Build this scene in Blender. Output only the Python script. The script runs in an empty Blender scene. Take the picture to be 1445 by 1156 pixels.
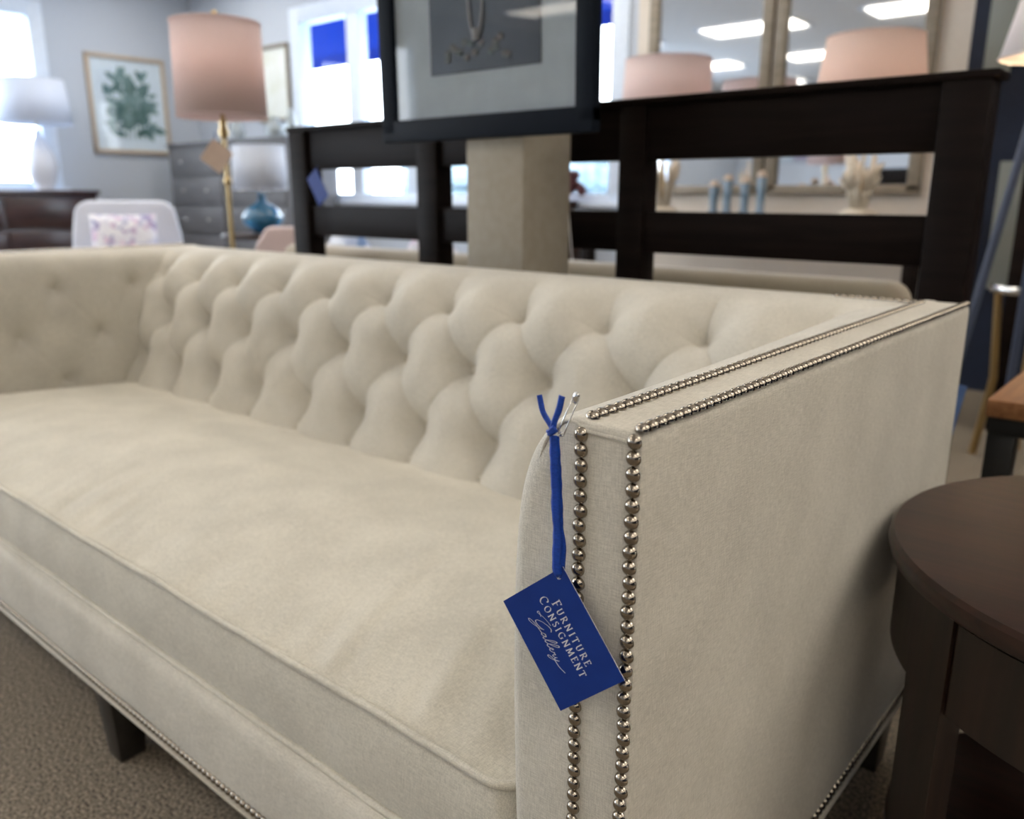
import bpy, bmesh, math, random
import numpy as np
from mathutils import Vector, Matrix, noise
R_ = math.radians
random.seed(7)
scene = bpy.context.scene
COL = scene.collection

# ------------------------------------------------------------------ helpers
def link_mesh(name, verts, faces, mat, parent=None, smooth=True, edges=()):
    me = bpy.data.meshes.new(name)
    me.from_pydata([tuple(v) for v in verts], list(edges), faces)
    me.update()
    if smooth:
        me.shade_smooth()
    o = bpy.data.objects.new(name, me)
    COL.objects.link(o)
    if mat: me.materials.append(mat)
    if parent: o.parent = parent
    return o

class MB:
    """collects shapes into one mesh"""
    def __init__(s): s.bm = bmesh.new()
    def _take(s, t, M=None):
        me = bpy.data.meshes.new('tmp'); t.to_mesh(me); t.free()
        if M is not None: me.transform(M)
        s.bm.from_mesh(me); bpy.data.meshes.remove(me)
        return s
    def box(s, x0, x1, y0, y1, z0, z1, bev=0.0, seg=2, M=None):
        t = bmesh.new(); bmesh.ops.create_cube(t, size=1)
        for v in t.verts:
            v.co = Vector(((x0+x1)/2+v.co.x*(x1-x0), (y0+y1)/2+v.co.y*(y1-y0), (z0+z1)/2+v.co.z*(z1-z0)))
        if bev > 0:
            bmesh.ops.bevel(t, geom=t.edges[:], offset=bev, segments=seg, profile=.5, affect='EDGES')
        return s._take(t, M)
    def lathe(s, prof, c=(0,0,0), n=32, cap=True):
        t = bmesh.new(); rings = []
        for r, z in prof:
            rings.append([t.verts.new((c[0]+r*math.cos(2*math.pi*k/n), c[1]+r*math.sin(2*math.pi*k/n), c[2]+z)) for k in range(n)])
        for a, b in zip(rings, rings[1:]):
            for k in range(n): t.faces.new((a[k], a[(k+1)%n], b[(k+1)%n], b[k]))
        if cap:
            if prof[0][0] > 1e-6: t.faces.new(rings[0][::-1])
            if prof[-1][0] > 1e-6: t.faces.new(rings[-1])
        bmesh.ops.remove_doubles(t, verts=t.verts[:], dist=1e-6)
        bmesh.ops.recalc_face_normals(t, faces=t.faces[:])
        return s._take(t)
    def tube(s, pts, r, n=10, flat=1.0, closed=False, up=None):
        pts = [Vector(p) for p in pts]; t = bmesh.new(); rings = []
        N = len(pts); last = None
        for i, p in enumerate(pts):
            if closed: d = pts[(i+1)%N]-pts[i-1]
            else: d = pts[min(i+1, N-1)]-pts[max(i-1, 0)]
            d.normalize()
            ref = Vector(up) if up else (last if last else (Vector((0,0,1)) if abs(d.z) < .9 else Vector((1,0,0))))
            a = (ref - d*ref.dot(d)); a.normalize(); b = d.cross(a); last = a
            rr = r[i] if isinstance(r, (list, tuple)) else r
            rings.append([t.verts.new(p + a*(math.cos(2*math.pi*k/n)*rr) + b*(math.sin(2*math.pi*k/n)*rr*flat)) for k in range(n)])
        m = N if closed else N-1
        for i in range(m):
            A, B = rings[i], rings[(i+1)%N]
            for k in range(n): t.faces.new((A[k], A[(k+1)%n], B[(k+1)%n], B[k]))
        if not closed:
            t.faces.new(rings[0][::-1]); t.faces.new(rings[-1])
        bmesh.ops.recalc_face_normals(t, faces=t.faces[:])
        return s._take(t)
    def prism(s, poly, axis, a, b, bev=0):
        """poly 2-D points; axis = extrusion axis"""
        t = bmesh.new()
        def mk(p, w):
            return {0: (w, p[0], p[1]), 1: (p[0], w, p[1]), 2: (p[0], p[1], w)}[axis]
        A = [t.verts.new(mk(p, a)) for p in poly]; B = [t.verts.new(mk(p, b)) for p in poly]
        t.faces.new(A); t.faces.new(B[::-1])
        for k in range(len(poly)): t.faces.new((A[k], B[k], B[(k+1)%len(poly)], A[(k+1)%len(poly)]))
        bmesh.ops.recalc_face_normals(t, faces=t.faces[:])
        if bev: bmesh.ops.bevel(t, geom=t.edges[:], offset=bev, segments=2, profile=.5, affect='EDGES')
        return s._take(t)
    def ball(s, c, r, sx=1, sy=1, sz=1, n=3, wob=0, f=1, M=None):
        t = bmesh.new(); bmesh.ops.create_icosphere(t, subdivisions=n, radius=1)
        for v in t.verts:
            k = 1 + (wob*noise.noise(v.co*f+Vector(c)) if wob else 0)
            v.co = Vector((c[0]+v.co.x*r*sx*k, c[1]+v.co.y*r*sy*k, c[2]+v.co.z*r*sz*k))
        return s._take(t, M)
    def build(s, name, mat, parent=None, smooth=False, angle=None):
        me = bpy.data.meshes.new(name); s.bm.to_mesh(me); s.bm.free()
        if mat: me.materials.append(mat)
        if smooth: me.shade_smooth()
        elif angle is None or angle > 0:
            me.shade_smooth()
            try: me.set_sharp_from_angle(angle=R_(angle or 35))
            except Exception: pass
        o = bpy.data.objects.new(name, me); COL.objects.link(o)
        if parent: o.parent = parent
        return o

def tag(o, label, cat, group=None, kind=None):
    o['label'] = label
    if cat: o['category'] = cat
    if group: o['group'] = group
    if kind: o['kind'] = kind
    return o
def empty(name, loc=(0,0,0), rz=0, label=None, cat=None, group=None):
    e = bpy.data.objects.new(name, None); COL.objects.link(e)
    e.location = loc; e.rotation_euler = (0,0,rz); e.empty_display_size = .05
    if label: tag(e, label, cat, group)
    return e
def copy_tree(o, parent=None):
    c = o.copy(); COL.objects.link(c)
    if parent: c.parent = parent
    for ch in [x for x in COL.objects if x.parent == o]: copy_tree(ch, c)
    return c
def struct(o, label=None):
    o['kind'] = 'structure'
    if label: o['label'] = label
    return o
def smooth01(t):
    t = np.clip(t, 0, 1); return t*t*(3-2*t)

# ------------------------------------------------------------------ materials
def mat(name, col, rough=.6, metal=0, spec=.5, sheen=0, coat=0, emis=None, estr=0, trans=0, ior=1.45, alpha=1):
    m = bpy.data.materials.new(name); m.use_nodes = True
    b = m.node_tree.nodes['Principled BSDF']
    b.inputs['Base Color'].default_value = (*col, 1)
    b.inputs['Roughness'].default_value = rough
    b.inputs['Metallic'].default_value = metal
    b.inputs['Specular IOR Level'].default_value = spec
    b.inputs['Sheen Weight'].default_value = sheen
    b.inputs['Coat Weight'].default_value = coat
    b.inputs['Transmission Weight'].default_value = trans
    b.inputs['IOR'].default_value = ior
    if emis:
        b.inputs['Emission Color'].default_value = (*emis, 1); b.inputs['Emission Strength'].default_value = estr
    return m
def N(m, t, **kw):
    n = m.node_tree.nodes.new(t)
    for k, v in kw.items(): setattr(n, k, v)
    return n
def L(m, a, ao, b, bi): m.node_tree.links.new(a.outputs[ao], b.inputs[bi])
def ramp(m, stops):
    r = N(m, 'ShaderNodeValToRGB'); e = r.color_ramp.elements
    e[0].position, e[0].color = stops[0][0], (*stops[0][1], 1)
    e[1].position, e[1].color = stops[-1][0], (*stops[-1][1], 1)
    for p, c in stops[1:-1]:
        x = e.new(p); x.color = (*c, 1)
    return r
def noisy(name, c1, c2, scale=(20,20,20), det=4, rough=.6, bump=0, bdist=.002, lo=.35, hi=.65, coord='Object', **kw):
    m = mat(name, c1, rough, **kw); b = m.node_tree.nodes['Principled BSDF']
    tc = N(m, 'ShaderNodeTexCoord'); mp = N(m, 'ShaderNodeMapping'); mp.inputs['Scale'].default_value = scale
    nz = N(m, 'ShaderNodeTexNoise'); nz.inputs['Scale'].default_value = 1; nz.inputs['Detail'].default_value = det
    L(m, tc, coord, mp, 'Vector'); L(m, mp, 'Vector', nz, 'Vector')
    r = ramp(m, [(lo, c1), (hi, c2)]); L(m, nz, 'Fac', r, 'Fac'); L(m, r, 'Color', b, 'Base Color')
    if bump:
        bp = N(m, 'ShaderNodeBump'); bp.inputs['Strength'].default_value = bump; bp.inputs['Distance'].default_value = bdist
        L(m, nz, 'Fac', bp, 'Height'); L(m, bp, 'Normal', b, 'Normal')
    return m

def fabric(name, ca, cb, sheen=.12, fine=1.0, bstr=.35):
    """woven linen: crossing slubby threads plus a slow mottling"""
    m = mat(name, ca, .78, sheen=sheen, spec=.35); b = m.node_tree.nodes['Principled BSDF']
    b.inputs['Sheen Roughness'].default_value = .45
    tc = N(m, 'ShaderNodeTexCoord')
    outs = []
    for sc in ((90, 1100, 1100), (1100, 90, 1100), (1100, 1100, 90)):
        mp = N(m, 'ShaderNodeMapping'); mp.inputs['Scale'].default_value = tuple(fine*x for x in sc)
        nz = N(m, 'ShaderNodeTexNoise'); nz.inputs['Scale'].default_value = 1; nz.inputs['Detail'].default_value = 2
        L(m, tc, 'Object', mp, 'Vector'); L(m, mp, 'Vector', nz, 'Vector'); outs.append(nz)
    a1 = N(m, 'ShaderNodeMath', operation='ADD'); a2 = N(m, 'ShaderNodeMath', operation='ADD')
    L(m, outs[0], 'Fac', a1, 0); L(m, outs[1], 'Fac', a1, 1); L(m, a1, 0, a2, 0); L(m, outs[2], 'Fac', a2, 1)
    dv = N(m, 'ShaderNodeMath', operation='MULTIPLY'); dv.inputs[1].default_value = 1/3; L(m, a2, 0, dv, 0)
    slow = N(m, 'ShaderNodeTexNoise'); slow.inputs['Scale'].default_value = 9; slow.inputs['Detail'].default_value = 3
    L(m, tc, 'Object', slow, 'Vector')
    mx = N(m, 'ShaderNodeMath', operation='MULTIPLY_ADD'); mx.inputs[1].default_value = .22; L(m, slow, 'Fac', mx, 0); L(m, dv, 0, mx, 2)
    r = ramp(m, [(.52, cb), (.70, ca)]); L(m, mx, 0, r, 'Fac'); L(m, r, 'Color', b, 'Base Color')
    bp = N(m, 'ShaderNodeBump'); bp.inputs['Strength'].default_value = bstr; bp.inputs['Distance'].default_value = .0008
    L(m, dv, 0, bp, 'Height'); L(m, bp, 'Normal', b, 'Normal')
    return m

def wood(name, c1, c2, rough=.35, scale=(6,60,60), coat=.2, bump=.03):
    m = mat(name, c1, rough, coat=coat); b = m.node_tree.nodes['Principled BSDF']
    b.inputs['Coat Roughness'].default_value = .25
    tc = N(m, 'ShaderNodeTexCoord'); mp = N(m, 'ShaderNodeMapping'); mp.inputs['Scale'].default_value = scale
    nz = N(m, 'ShaderNodeTexNoise'); nz.inputs['Scale'].default_value = 1; nz.inputs['Detail'].default_value = 5; nz.inputs['Distortion'].default_value = .6
    L(m, tc, 'Object', mp, 'Vector'); L(m, mp, 'Vector', nz, 'Vector')
    r = ramp(m, [(.35, c1), (.68, c2)]); L(m, nz, 'Fac', r, 'Fac'); L(m, r, 'Color', b, 'Base Color')
    bp = N(m, 'ShaderNodeBump'); bp.inputs['Strength'].default_value = bump; bp.inputs['Distance'].default_value = .001
    L(m, nz, 'Fac', bp, 'Height'); L(m, bp, 'Normal', b, 'Normal')
    return m

def shade_mat(name, col, tr=.45):
    m = bpy.data.materials.new(name); m.use_nodes = True; nt = m.node_tree; nt.nodes.clear()
    o = nt.nodes.new('ShaderNodeOutputMaterial'); mx = nt.nodes.new('ShaderNodeMixShader'); mx.inputs[0].default_value = tr
    d = nt.nodes.new('ShaderNodeBsdfDiffuse'); t = nt.nodes.new('ShaderNodeBsdfTranslucent')
    w = nt.nodes.new('ShaderNodeTexNoise'); w.inputs['Scale'].default_value = 120; tc = nt.nodes.new('ShaderNodeTexCoord')
    r = nt.nodes.new('ShaderNodeValToRGB'); r.color_ramp.elements[0].color = (*[c*.9 for c in col], 1); r.color_ramp.elements[1].color = (*col, 1)
    nt.links.new(tc.outputs['Object'], w.inputs['Vector']); nt.links.new(w.outputs['Fac'], r.inputs['Fac'])
    nt.links.new(r.outputs['Color'], d.inputs['Color']); nt.links.new(r.outputs['Color'], t.inputs['Color'])
    nt.links.new(d.outputs[0], mx.inputs[1]); nt.links.new(t.outputs[0], mx.inputs[2]); nt.links.new(mx.outputs[0], o.inputs['Surface'])
    return m
def glass_pane(name, tint=(.95,.98,1), refl=.08):
    m = bpy.data.materials.new(name); m.use_nodes = True; nt = m.node_tree; nt.nodes.clear()
    o = nt.nodes.new('ShaderNodeOutputMaterial'); mx = nt.nodes.new('ShaderNodeMixShader')
    t = nt.nodes.new('ShaderNodeBsdfTransparent'); g = nt.nodes.new('ShaderNodeBsdfGlossy'); g.inputs['Roughness'].default_value = .02
    t.inputs['Color'].default_value = (*tint, 1)
    f = nt.nodes.new('ShaderNodeFresnel'); f.inputs['IOR'].default_value = 1.45
    ge = nt.nodes.new('ShaderNodeNewGeometry'); iv = nt.nodes.new('ShaderNodeMath'); iv.operation = 'SUBTRACT'; iv.inputs[0].default_value = 1
    mu = nt.nodes.new('ShaderNodeMath'); mu.operation = 'MULTIPLY'
    nt.links.new(ge.outputs['Backfacing'], iv.inputs[1]); nt.links.new(iv.outputs[0], mu.inputs[0]); nt.links.new(f.outputs[0], mu.inputs[1])
    nt.links.new(mu.outputs[0], mx.inputs[0]); nt.links.new(t.outputs[0], mx.inputs[1]); nt.links.new(g.outputs[0], mx.inputs[2])
    nt.links.new(mx.outputs[0], o.inputs['Surface'])
    return m
def emit(name, col, s):
    m = bpy.data.materials.new(name); m.use_nodes = True; nt = m.node_tree; nt.nodes.clear()
    o = nt.nodes.new('ShaderNodeOutputMaterial'); e = nt.nodes.new('ShaderNodeEmission')
    e.inputs[0].default_value = (*col, 1); e.inputs[1].default_value = s
    nt.links.new(e.outputs[0], o.inputs['Surface']); return m

M = {}
M['linen'] = fabric('cream_linen', (.625,.59,.515), (.43,.405,.35))
M['cushion'] = fabric('cream_linen_cushion', (.635,.60,.515), (.44,.415,.355))
M['nail'] = mat('nickel_nail', (.34,.30,.25), .13, metal=1)
M['chrome'] = mat('chrome_wire', (.75,.75,.74), .12, metal=1)
M['blackwood'] = wood('black_stained_wood', (.012,.010,.009), (.022,.018,.015), .4)
M['espresso'] = wood('espresso_wood', (.014,.006,.004), (.036,.014,.009), .34, (6,70,70), .0)
M['espresso_face'] = wood('espresso_wood_vertical', (.012,.007,.0045), (.026,.013,.009), .42, (60,60,6), .0)
M['darkbed'] = wood('dark_walnut_bed', (.005,.003,.0026), (.010,.006,.005), .5, (4,50,50), .0)
M['darkbed'].node_tree.nodes['Principled BSDF'].inputs['Specular IOR Level'].default_value = .09
M['blue_card'] = noisy('royal_blue_card', (.004,.026,.19), (.005,.031,.21), (40,40,40), rough=.5, spec=.3)
M['white_edge'] = mat('silver_print', (.78,.78,.80), .4)
M['ribbon'] = noisy('royal_blue_ribbon', (.004,.040,.30), (.008,.065,.42), (300,300,900), rough=.45, bump=.3)
M['carpet'] = noisy('taupe_carpet', (.060,.046,.033), (.36,.305,.235), (190,190,190), det=5, rough=.95, bump=.6, bdist=.006, lo=.38, hi=.64)
M['wall'] = noisy('pale_grey_paint', (.44,.49,.57), (.47,.52,.60), (60,60,60), rough=.75, bump=.05)
M['beigewall'] = noisy('greige_paint', (.60,.55,.49), (.63,.58,.52), (60,60,60), rough=.75, bump=.05)
M['navy'] = noisy('navy_paint', (.003,.008,.026), (.004,.011,.032), (40,40,40), rough=.6)
M['ceil'] = noisy('ceiling_tile', (.80,.79,.77), (.72,.71,.69), (30,30,30), rough=.9, bump=.1)
M['white'] = noisy('white_trim_paint', (.60,.68,.80), (.64,.72,.84), (30,30,30), rough=.45)
M['troffer'] = emit('ceiling_panel_light', (1.0,.92,.80), 6.3)
M['glass'] = glass_pane('window_glass')
M['pillar'] = noisy('taupe_pillar', (.31,.275,.22), (.34,.305,.25), (40,40,40), rough=.7)

# ------------------------------------------------------------------ camera (solved once from the sofa's own edges)
yaw, pitch, roll = 2.2775, .2532, .002
cy_, sy_, cp_, sp_ = math.cos(yaw), math.sin(yaw), math.cos(pitch), math.sin(pitch)
F = Vector((cy_*cp_, sy_*cp_, -sp_)); Rt = Vector((sy_, -cy_, 0)); U = Rt.cross(F)
cr, sr = math.cos(roll), math.sin(roll)
Rt, U = Rt*cr + U*sr, U*cr - Rt*sr
cam = bpy.data.cameras.new('camera'); co = bpy.data.objects.new('camera', cam); COL.objects.link(co)
CAM = Vector((.2936, -.4835, .9618))
mw = Matrix.Identity(4)
for i in range(3): mw[i][0], mw[i][1], mw[i][2], mw[i][3] = Rt[i], U[i], -F[i], CAM[i]
co.matrix_world = mw
cam.sensor_width = 36; cam.lens = 1171.06/1445*36; cam.clip_start = .02; cam.clip_end = 200
cam.dof.use_dof = True; cam.dof.focus_distance = .71; cam.dof.aperture_fstop = 4.5
scene.camera = co

# ================================================================== SOFA
SL, SD, SH, SB = 2.36, .946, .80, .163          # length, depth, height, underside
sofa = empty('sofa', (0,0,0), 0, 'cream linen tuxedo sofa with diamond tufted back and nickel nailhead trim', 'sofa')
buttons = []      # (position, normal)

def catmull(pts, step):
    pts = [np.array(p, float) for p in pts]; out = []
    P = [2*pts[0]-pts[1]] + pts + [2*pts[-1]-pts[-2]]
    for i in range(1, len(P)-2):
        n = max(2, int(np.linalg.norm(P[i+1]-P[i])/step))
        for k in range(n):
            t = k/n; a, b, c, d = P[i-1], P[i], P[i+1], P[i+2]
            out.append(.5*((2*b)+(c-a)*t+(2*a-5*b+4*c-d)*t*t+(3*b-a-3*c+d)*t**3))
    out.append(pts[-1]); return np.array(out)

def puff(p, q, e, top):
    """quilting height 0 (crease) .. 1 (crest); buttons at whole p on even q, half p on odd q"""
    sa = np.abs(np.sin(np.pi*(p-q/2))); sb = np.abs(np.sin(np.pi*(p+q/2)))
    inner = (sa*sb)**e
    outer = 1 - (1-np.abs(np.sin(np.pi*p))**(1.5*e))*(1+.9*smooth01(np.maximum(q-2, -q)/.25))
    h = np.where((q >= 0) & (q <= 2), inner, outer)
    f = smooth01((q-2-top[0])/top[1])
    return h*(1-f)+f
def dimple(p, q, du, dv, r):
    h = np.zeros_like(p)
    for row, off in ((0,0),(1,.5),(2,0)):
        d = (p-off) - np.round(p-off)
        rr = np.sqrt((d*du)**2 + ((q-row)*dv)**2)
        h = h + np.exp(-(rr/r)**1.2)
    return h

# --- back with deep tufting
bprof = catmull([(.572,.27),(.627,.45),(.670,.585),(.714,.715),(.750,.765),(.808,.791),(.868,.800),(.892,.801)], .0045)
seg = np.r_[0, np.cumsum(np.linalg.norm(np.diff(bprof, axis=0), axis=1))]
wz = np.interp(.497, bprof[:60,1], seg[:60])
tan = np.gradient(bprof, axis=0); tan /= np.linalg.norm(tan, axis=1)[:,None]
nrm = np.c_[-tan[:,1], tan[:,0]]                 # pointing to the front / up
DV = .139; X0, DU = -.360, .1995
xs = np.linspace(-.09, -SL+.09, 760)
PX, WW = np.meshgrid(xs, seg, indexing='ij')
p = (PX-X0)/DU; q = (WW-wz)/DV
pf = puff(p, q, .30, (.1,.8)); dm = dimple(p, q, DU, DV, .038)
topf = 1-smooth01((WW-seg[-1]+.05)/.05)
disp = (.017*(pf-1) - .060*dm)*topf
YY = bprof[None,:,0] + nrm[None,:,0]*disp; ZZ = bprof[None,:,1] + nrm[None,:,1]*disp
V = np.stack([PX, YY, ZZ], -1).reshape(-1,3)
ni, nj = len(xs), len(seg)
idx = np.arange(ni*nj).reshape(ni, nj)
faces = np.stack([idx[:-1,:-1], idx[:-1,1:], idx[1:,1:], idx[1:,:-1]], -1).reshape(-1,4)[:, ::-1]
back = link_mesh('tufted_back', V.tolist(), faces.tolist(), M['linen'], sofa)
for row in (0,1,2):
    off = .5 if row == 1 else 0
    w = wz+row*DV; y = np.interp(w, seg, bprof[:,0]); z = np.interp(w, seg, bprof[:,1])
    n0, n1 = np.interp(w, seg, nrm[:,0]), np.interp(w, seg, nrm[:,1])
    for k in range(-11, 3):
        x = X0+(k+off)*DU
        if -SL+.16 < x < -.16:
            buttons.append(((x, y-n0*.068, z-n1*.068), (0, n0, n1)))
# --- outer body of the back
mb = MB(); mb.box(-SL+.006, -.006, .855, SD, SB, SH-.001, .007, 3)
mb.build('back_frame', M['linen'], sofa)

# --- arms
aprof0 = [(.120,.28),(.128,.42),(.131,.56),(.128,.68),(.117,.750),(.092,.789),(.060,.802)]
ap = catmull(aprof0, .0045); nI = len(ap)
outer = [(.052,.8015),(.046,.800),(.012,.800),(.005,.7985),(.001,.794),(0,.786),(0,.6),(0,.4),(0,.2),(0,SB+.004),(.003,SB),(.06,SB),(.117,SB),(.120,SB+.004)]
prof = np.vstack([ap, np.array(outer)])
sg = np.r_[0, np.cumsum(np.linalg.norm(np.diff(ap, axis=0), axis=1))]
aw0 = np.interp(.437, ap[:70,1], sg[:70]); ADV = .134; AX0, ADU = .472, .213
ys = np.r_[np.array([0,.0008,.002,.004,.007,.011,.016,.022,.03]), np.linspace(.038, .86, 260), [.90,.935,.942,SD]]
at_ = np.gradient(ap, axis=0); at_ /= np.linalg.norm(at_, axis=1)[:,None]; an = np.c_[at_[:,1], -at_[:,0]]
def make_arm(sign, x_out, amp):
    """sign -1: outer face at x_out and padding towards -X"""
    verts = []
    for y in ys:
        P = prof.copy()
        pp = np.full(nI, (y-AX0)/ADU); qq = (sg-aw0)/ADV
        pf = puff(pp, qq, .25, (-.1,.5)); dm = dimple(pp, qq, ADU, ADV, .021)
        fr = float(smooth01(np.array((y-.05)/.12))); tp = 1-smooth01((sg-sg[-1]+.03)/.03)
        d = (amp[0]*(pf-1) - amp[1]*dm)*fr*tp
        P[:nI] += an*d[:,None]
        inn = smooth01((P[:,0]-.055)/.05)
        P[:,0] += inn*.062*min(1, max(0, y-.05)/.85)**1.3
        # rounded front edge: large on the padded side, small on the outer one
        if y < .03:
            k = 1-math.sqrt(max(0, 1-(1-y/.03)**2))
            P[:,0] -= inn*.026*k
            P[:nI,1] -= .014*k*smooth01((ap[:,1]-.70)/.06)*inn[:nI]
        if y < .004:
            k = 1-math.sqrt(max(0, 1-(1-y/.004)**2))
            P[:,0] += np.where(P[:,0] < .02, .004*k, 0); P[:,1] -= np.where(P[:,1] > .78, .004*k, 0)
        for s, z in P: verts.append((x_out + sign*s, y, z))
    K = len(prof); faces = []
    for j in range(len(ys)-1):
        for k in range(K):
            a, b = j*K+k, j*K+(k+1)%K; f = (a, b, b+K, a+K)
            faces.append(f if sign < 0 else f[::-1])
    cap = list(range(K)); faces.append(tuple(cap[::-1]) if sign < 0 else tuple(cap))
    capb = [(len(ys)-1)*K+k for k in range(K)]; faces.append(tuple(capb) if sign < 0 else tuple(capb[::-1]))
    o = link_mesh('arm', verts, faces, M['linen'], sofa)
    bm = bmesh.new(); bm.from_mesh(o.data); bmesh.ops.recalc_face_normals(bm, faces=bm.faces[:]); bm.to_mesh(o.data); bm.free()
    o.data.set_sharp_from_angle(angle=R_(50))
    for row in (0,1,2):
        off = .5 if row == 1 else 0
        w = aw0+row*ADV; s = np.interp(w, sg, ap[:,0]); z = np.interp(w, sg, ap[:,1])
        for k in range(-3, 4):
            y = AX0+(k+off)*ADU
            if .12 < y < .70 or (row > 0 and .7 < y < (.72 if row == 1 else .66)) or (sign > 0 and row == 2 and .12 < y < .74):
                dd = sum(amp)*.98 - .062*min(1, max(0, y-.05)/.85)**1.3
                buttons.append(((x_out+sign*(s-dd), y, z), (sign, 0, 0)))
    return o
arm_r = make_arm(-1, 0, (.0045,.020))
arm_l = make_arm(1, -SL, (.004,.030))

# --- covered buttons
def button_mesh():
    mb = MB(); mb.lathe([(.0,-.004),(.0105,-.004),(.0115,-.001),(.0105,.0025),(.007,.0045),(.003,.0052),(0,.0054)], n=20)
    o = mb.build('tuft_button', M['linen'], sofa, smooth=True); return o
b0 = button_mesh()
for i, (pos, n) in enumerate(buttons):
    o = b0 if i == 0 else b0.copy()
    if i: COL.objects.link(o)
    o.parent = sofa; o.location = pos
    o.rotation_mode = 'QUATERNION'; o.rotation_quaternion = Vector((0,0,1)).rotation_difference(Vector(n))

# --- front rail with padding
def rail():
    verts, faces = [], []
    pr = [(.030,.300),(.012,.298),(.003,.290),(-.001,.275),(-.004,.240),(-.004,.205),(-.001,.180),(.001,.168),(.004,SB),(.030,SB)]
    pr = catmull(pr, .01); xs2 = np.linspace(-.100, -SL+.100, 160)
    for x in xs2:
        for (y, z) in pr:
            w = noise.noise(Vector((x*3.1, z*9, 2.2)))*.0022 + noise.noise(Vector((x*9, z*14, 7.2)))*.0010
            verts.append((x, y + (w if .17 < z < .295 else 0), z))
    K = len(pr)
    for i in range(len(xs2)-1):
        for k in range(K-1): faces.append((i*K+k, i*K+k+1, (i+1)*K+k+1, (i+1)*K+k))
    o = link_mesh('front_rail', verts, faces, M['linen'], sofa)
    bm = bmesh.new(); bm.from_mesh(o.data); bmesh.ops.recalc_face_normals(bm, faces=bm.faces[:]); bm.to_mesh(o.data); bm.free()
rail()
MB().box(-SL+.1, -.1, .012, .80, SB+.004, .296, .004).build('seat_deck', M['linen'], sofa)

# --- seat cushion: crowned loose bench cushion
CX0, CX1, CY0, CY1, CZ0, CZ1 = -.136, -SL+.136, .020, .655, .300, .420
def rrect(x0, x1, y0, y1, r, n=8):
    """outline starting on the front edge; x0 > x1"""
    pts = []
    def seg_(a, b, m):
        for k in range(m): pts.append((a[0]+(b[0]-a[0])*k/m, a[1]+(b[1]-a[1])*k/m))
    def arc(cx, cy, a0, a1):
        for k in range(n): 
            a = a0+(a1-a0)*k/n; pts.append((cx+r*math.cos(a), cy+r*math.sin(a)))
    seg_((x0-r, y0), (x1+r, y0), 220); arc(x1+r, y0+r, -math.pi/2, -math.pi)
    seg_((x1, y0+r), (x1, y1-r), 50); arc(x1+r, y1-r, math.pi, math.pi/2)
    seg_((x1+r, y1), (x0-r, y1), 220); arc(x0-r, y1-r, math.pi/2, 0)
    seg_((x0, y1-r), (x0, y0+r), 50); arc(x0-r, y0+r, 0, -math.pi/2)
    return pts
out = rrect(CX0, CX1, CY0, CY1, .030)
def edge_wob(x, y, s):
    return noise.noise(Vector((x*4.2, y*4.2, s)))*.0042 + noise.noise(Vector((x*13, y*9, s+5)))*.0016
def crown(x, y):
    u = (x-CX1)/(CX0-CX1); v = (y-CY0)/(CY1-CY0)
    e = min(max(u*(CX0-CX1),0)/.20, 1); e2 = min(max((1-u)*(CX0-CX1),0)/.20, 1)
    f = min(max(v,0)/.42, 1); f2 = min(max(1-v,0)/.60, 1)
    s = lambda t: math.sin(t*math.pi/2)**.9 if t > 0 else 0
    h = .034*s(e)*s(e2)*s(f)*s(f2) - .010*float(smooth01(np.array((v-.3)/.7)))
    # soft pull wrinkles running back from the front edge
    fr = max(0, 1-v/.62)*min(1, v/.03)
    ang = x*1.0 + y*.42
    w = noise.noise(Vector((ang*30, y*3.6, 3.7))); w2 = noise.noise(Vector((ang*66, y*6, 9.1)))
    msk = .5+.5*noise.noise(Vector((x*2.6, y*2.2, 11)))
    h += fr*msk*(.0095*(abs(w)**1.3)*(1 if w > 0 else -1) + .0046*w2)
    h += .003*noise.noise(Vector((x*5, y*5, 1.5)))*min(1, v/.05)
    return h
V, Fc = [], []
nO = len(out)
side = [0, .03, .12, .3, .5, .7, .88, .97, 1]
cxm, cym = (CX0+CX1)/2, (CY0+CY1)/2
for t in side:
    bulge = .008*math.sin(math.pi*t)
    for (x, y) in out:
        # outward direction of a long box
        nx = (1 if x > CX0-.03 else (-1 if x < CX1+.03 else 0)); ny = (-1 if y < CY0+.03 else (1 if y > CY1-.03 else 0))
        wr = noise.noise(Vector((x*22, y*22, t*1.6)))*.0011*math.sin(math.pi*t)
        z = CZ0 + (CZ1-CZ0)*t + edge_wob(x, y, 0)*t + edge_wob(x, y, 30)*(1-t)*.9
        V.append((x+nx*bulge, y+ny*(bulge+wr), z))
for i in range(len(side)-1):
    for k in range(nO): Fc.append((i*nO+k, (i+1)*nO+k, (i+1)*nO+(k+1)%nO, i*nO+(k+1)%nO))
# top: concentric insets
fr_ = [.004,.010,.018,.03,.045,.06,.08,.10,.125,.15,.175,.20,.225,.25,.275,.30,.3225]
base = (len(side)-1)*nO
for d in fr_:
    for (x, y) in out:
        x2 = min(max(x, CX1+d), CX0-d); y2 = min(max(y, CY0+d), CY1-d)
        zz = CZ1 + edge_wob(x, y, 0)*max(0, 1-d/.10) + crown(x2, y2)
        V.append((x2, y2, zz))
for i in range(len(fr_)):
    a0 = base if i == 0 else base+nO*i
    b0_ = base+nO*(i+1)
    for k in range(nO): Fc.append((a0+k, b0_+k, b0_+(k+1)%nO, a0+(k+1)%nO))
Fc.append(tuple(range(nO)))
cush = link_mesh('seat_cushion', V, Fc, M['cushion'], sofa)
bm = bmesh.new(); bm.from_mesh(cush.data); bmesh.ops.remove_doubles(bm, verts=bm.verts[:], dist=1e-5)
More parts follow.
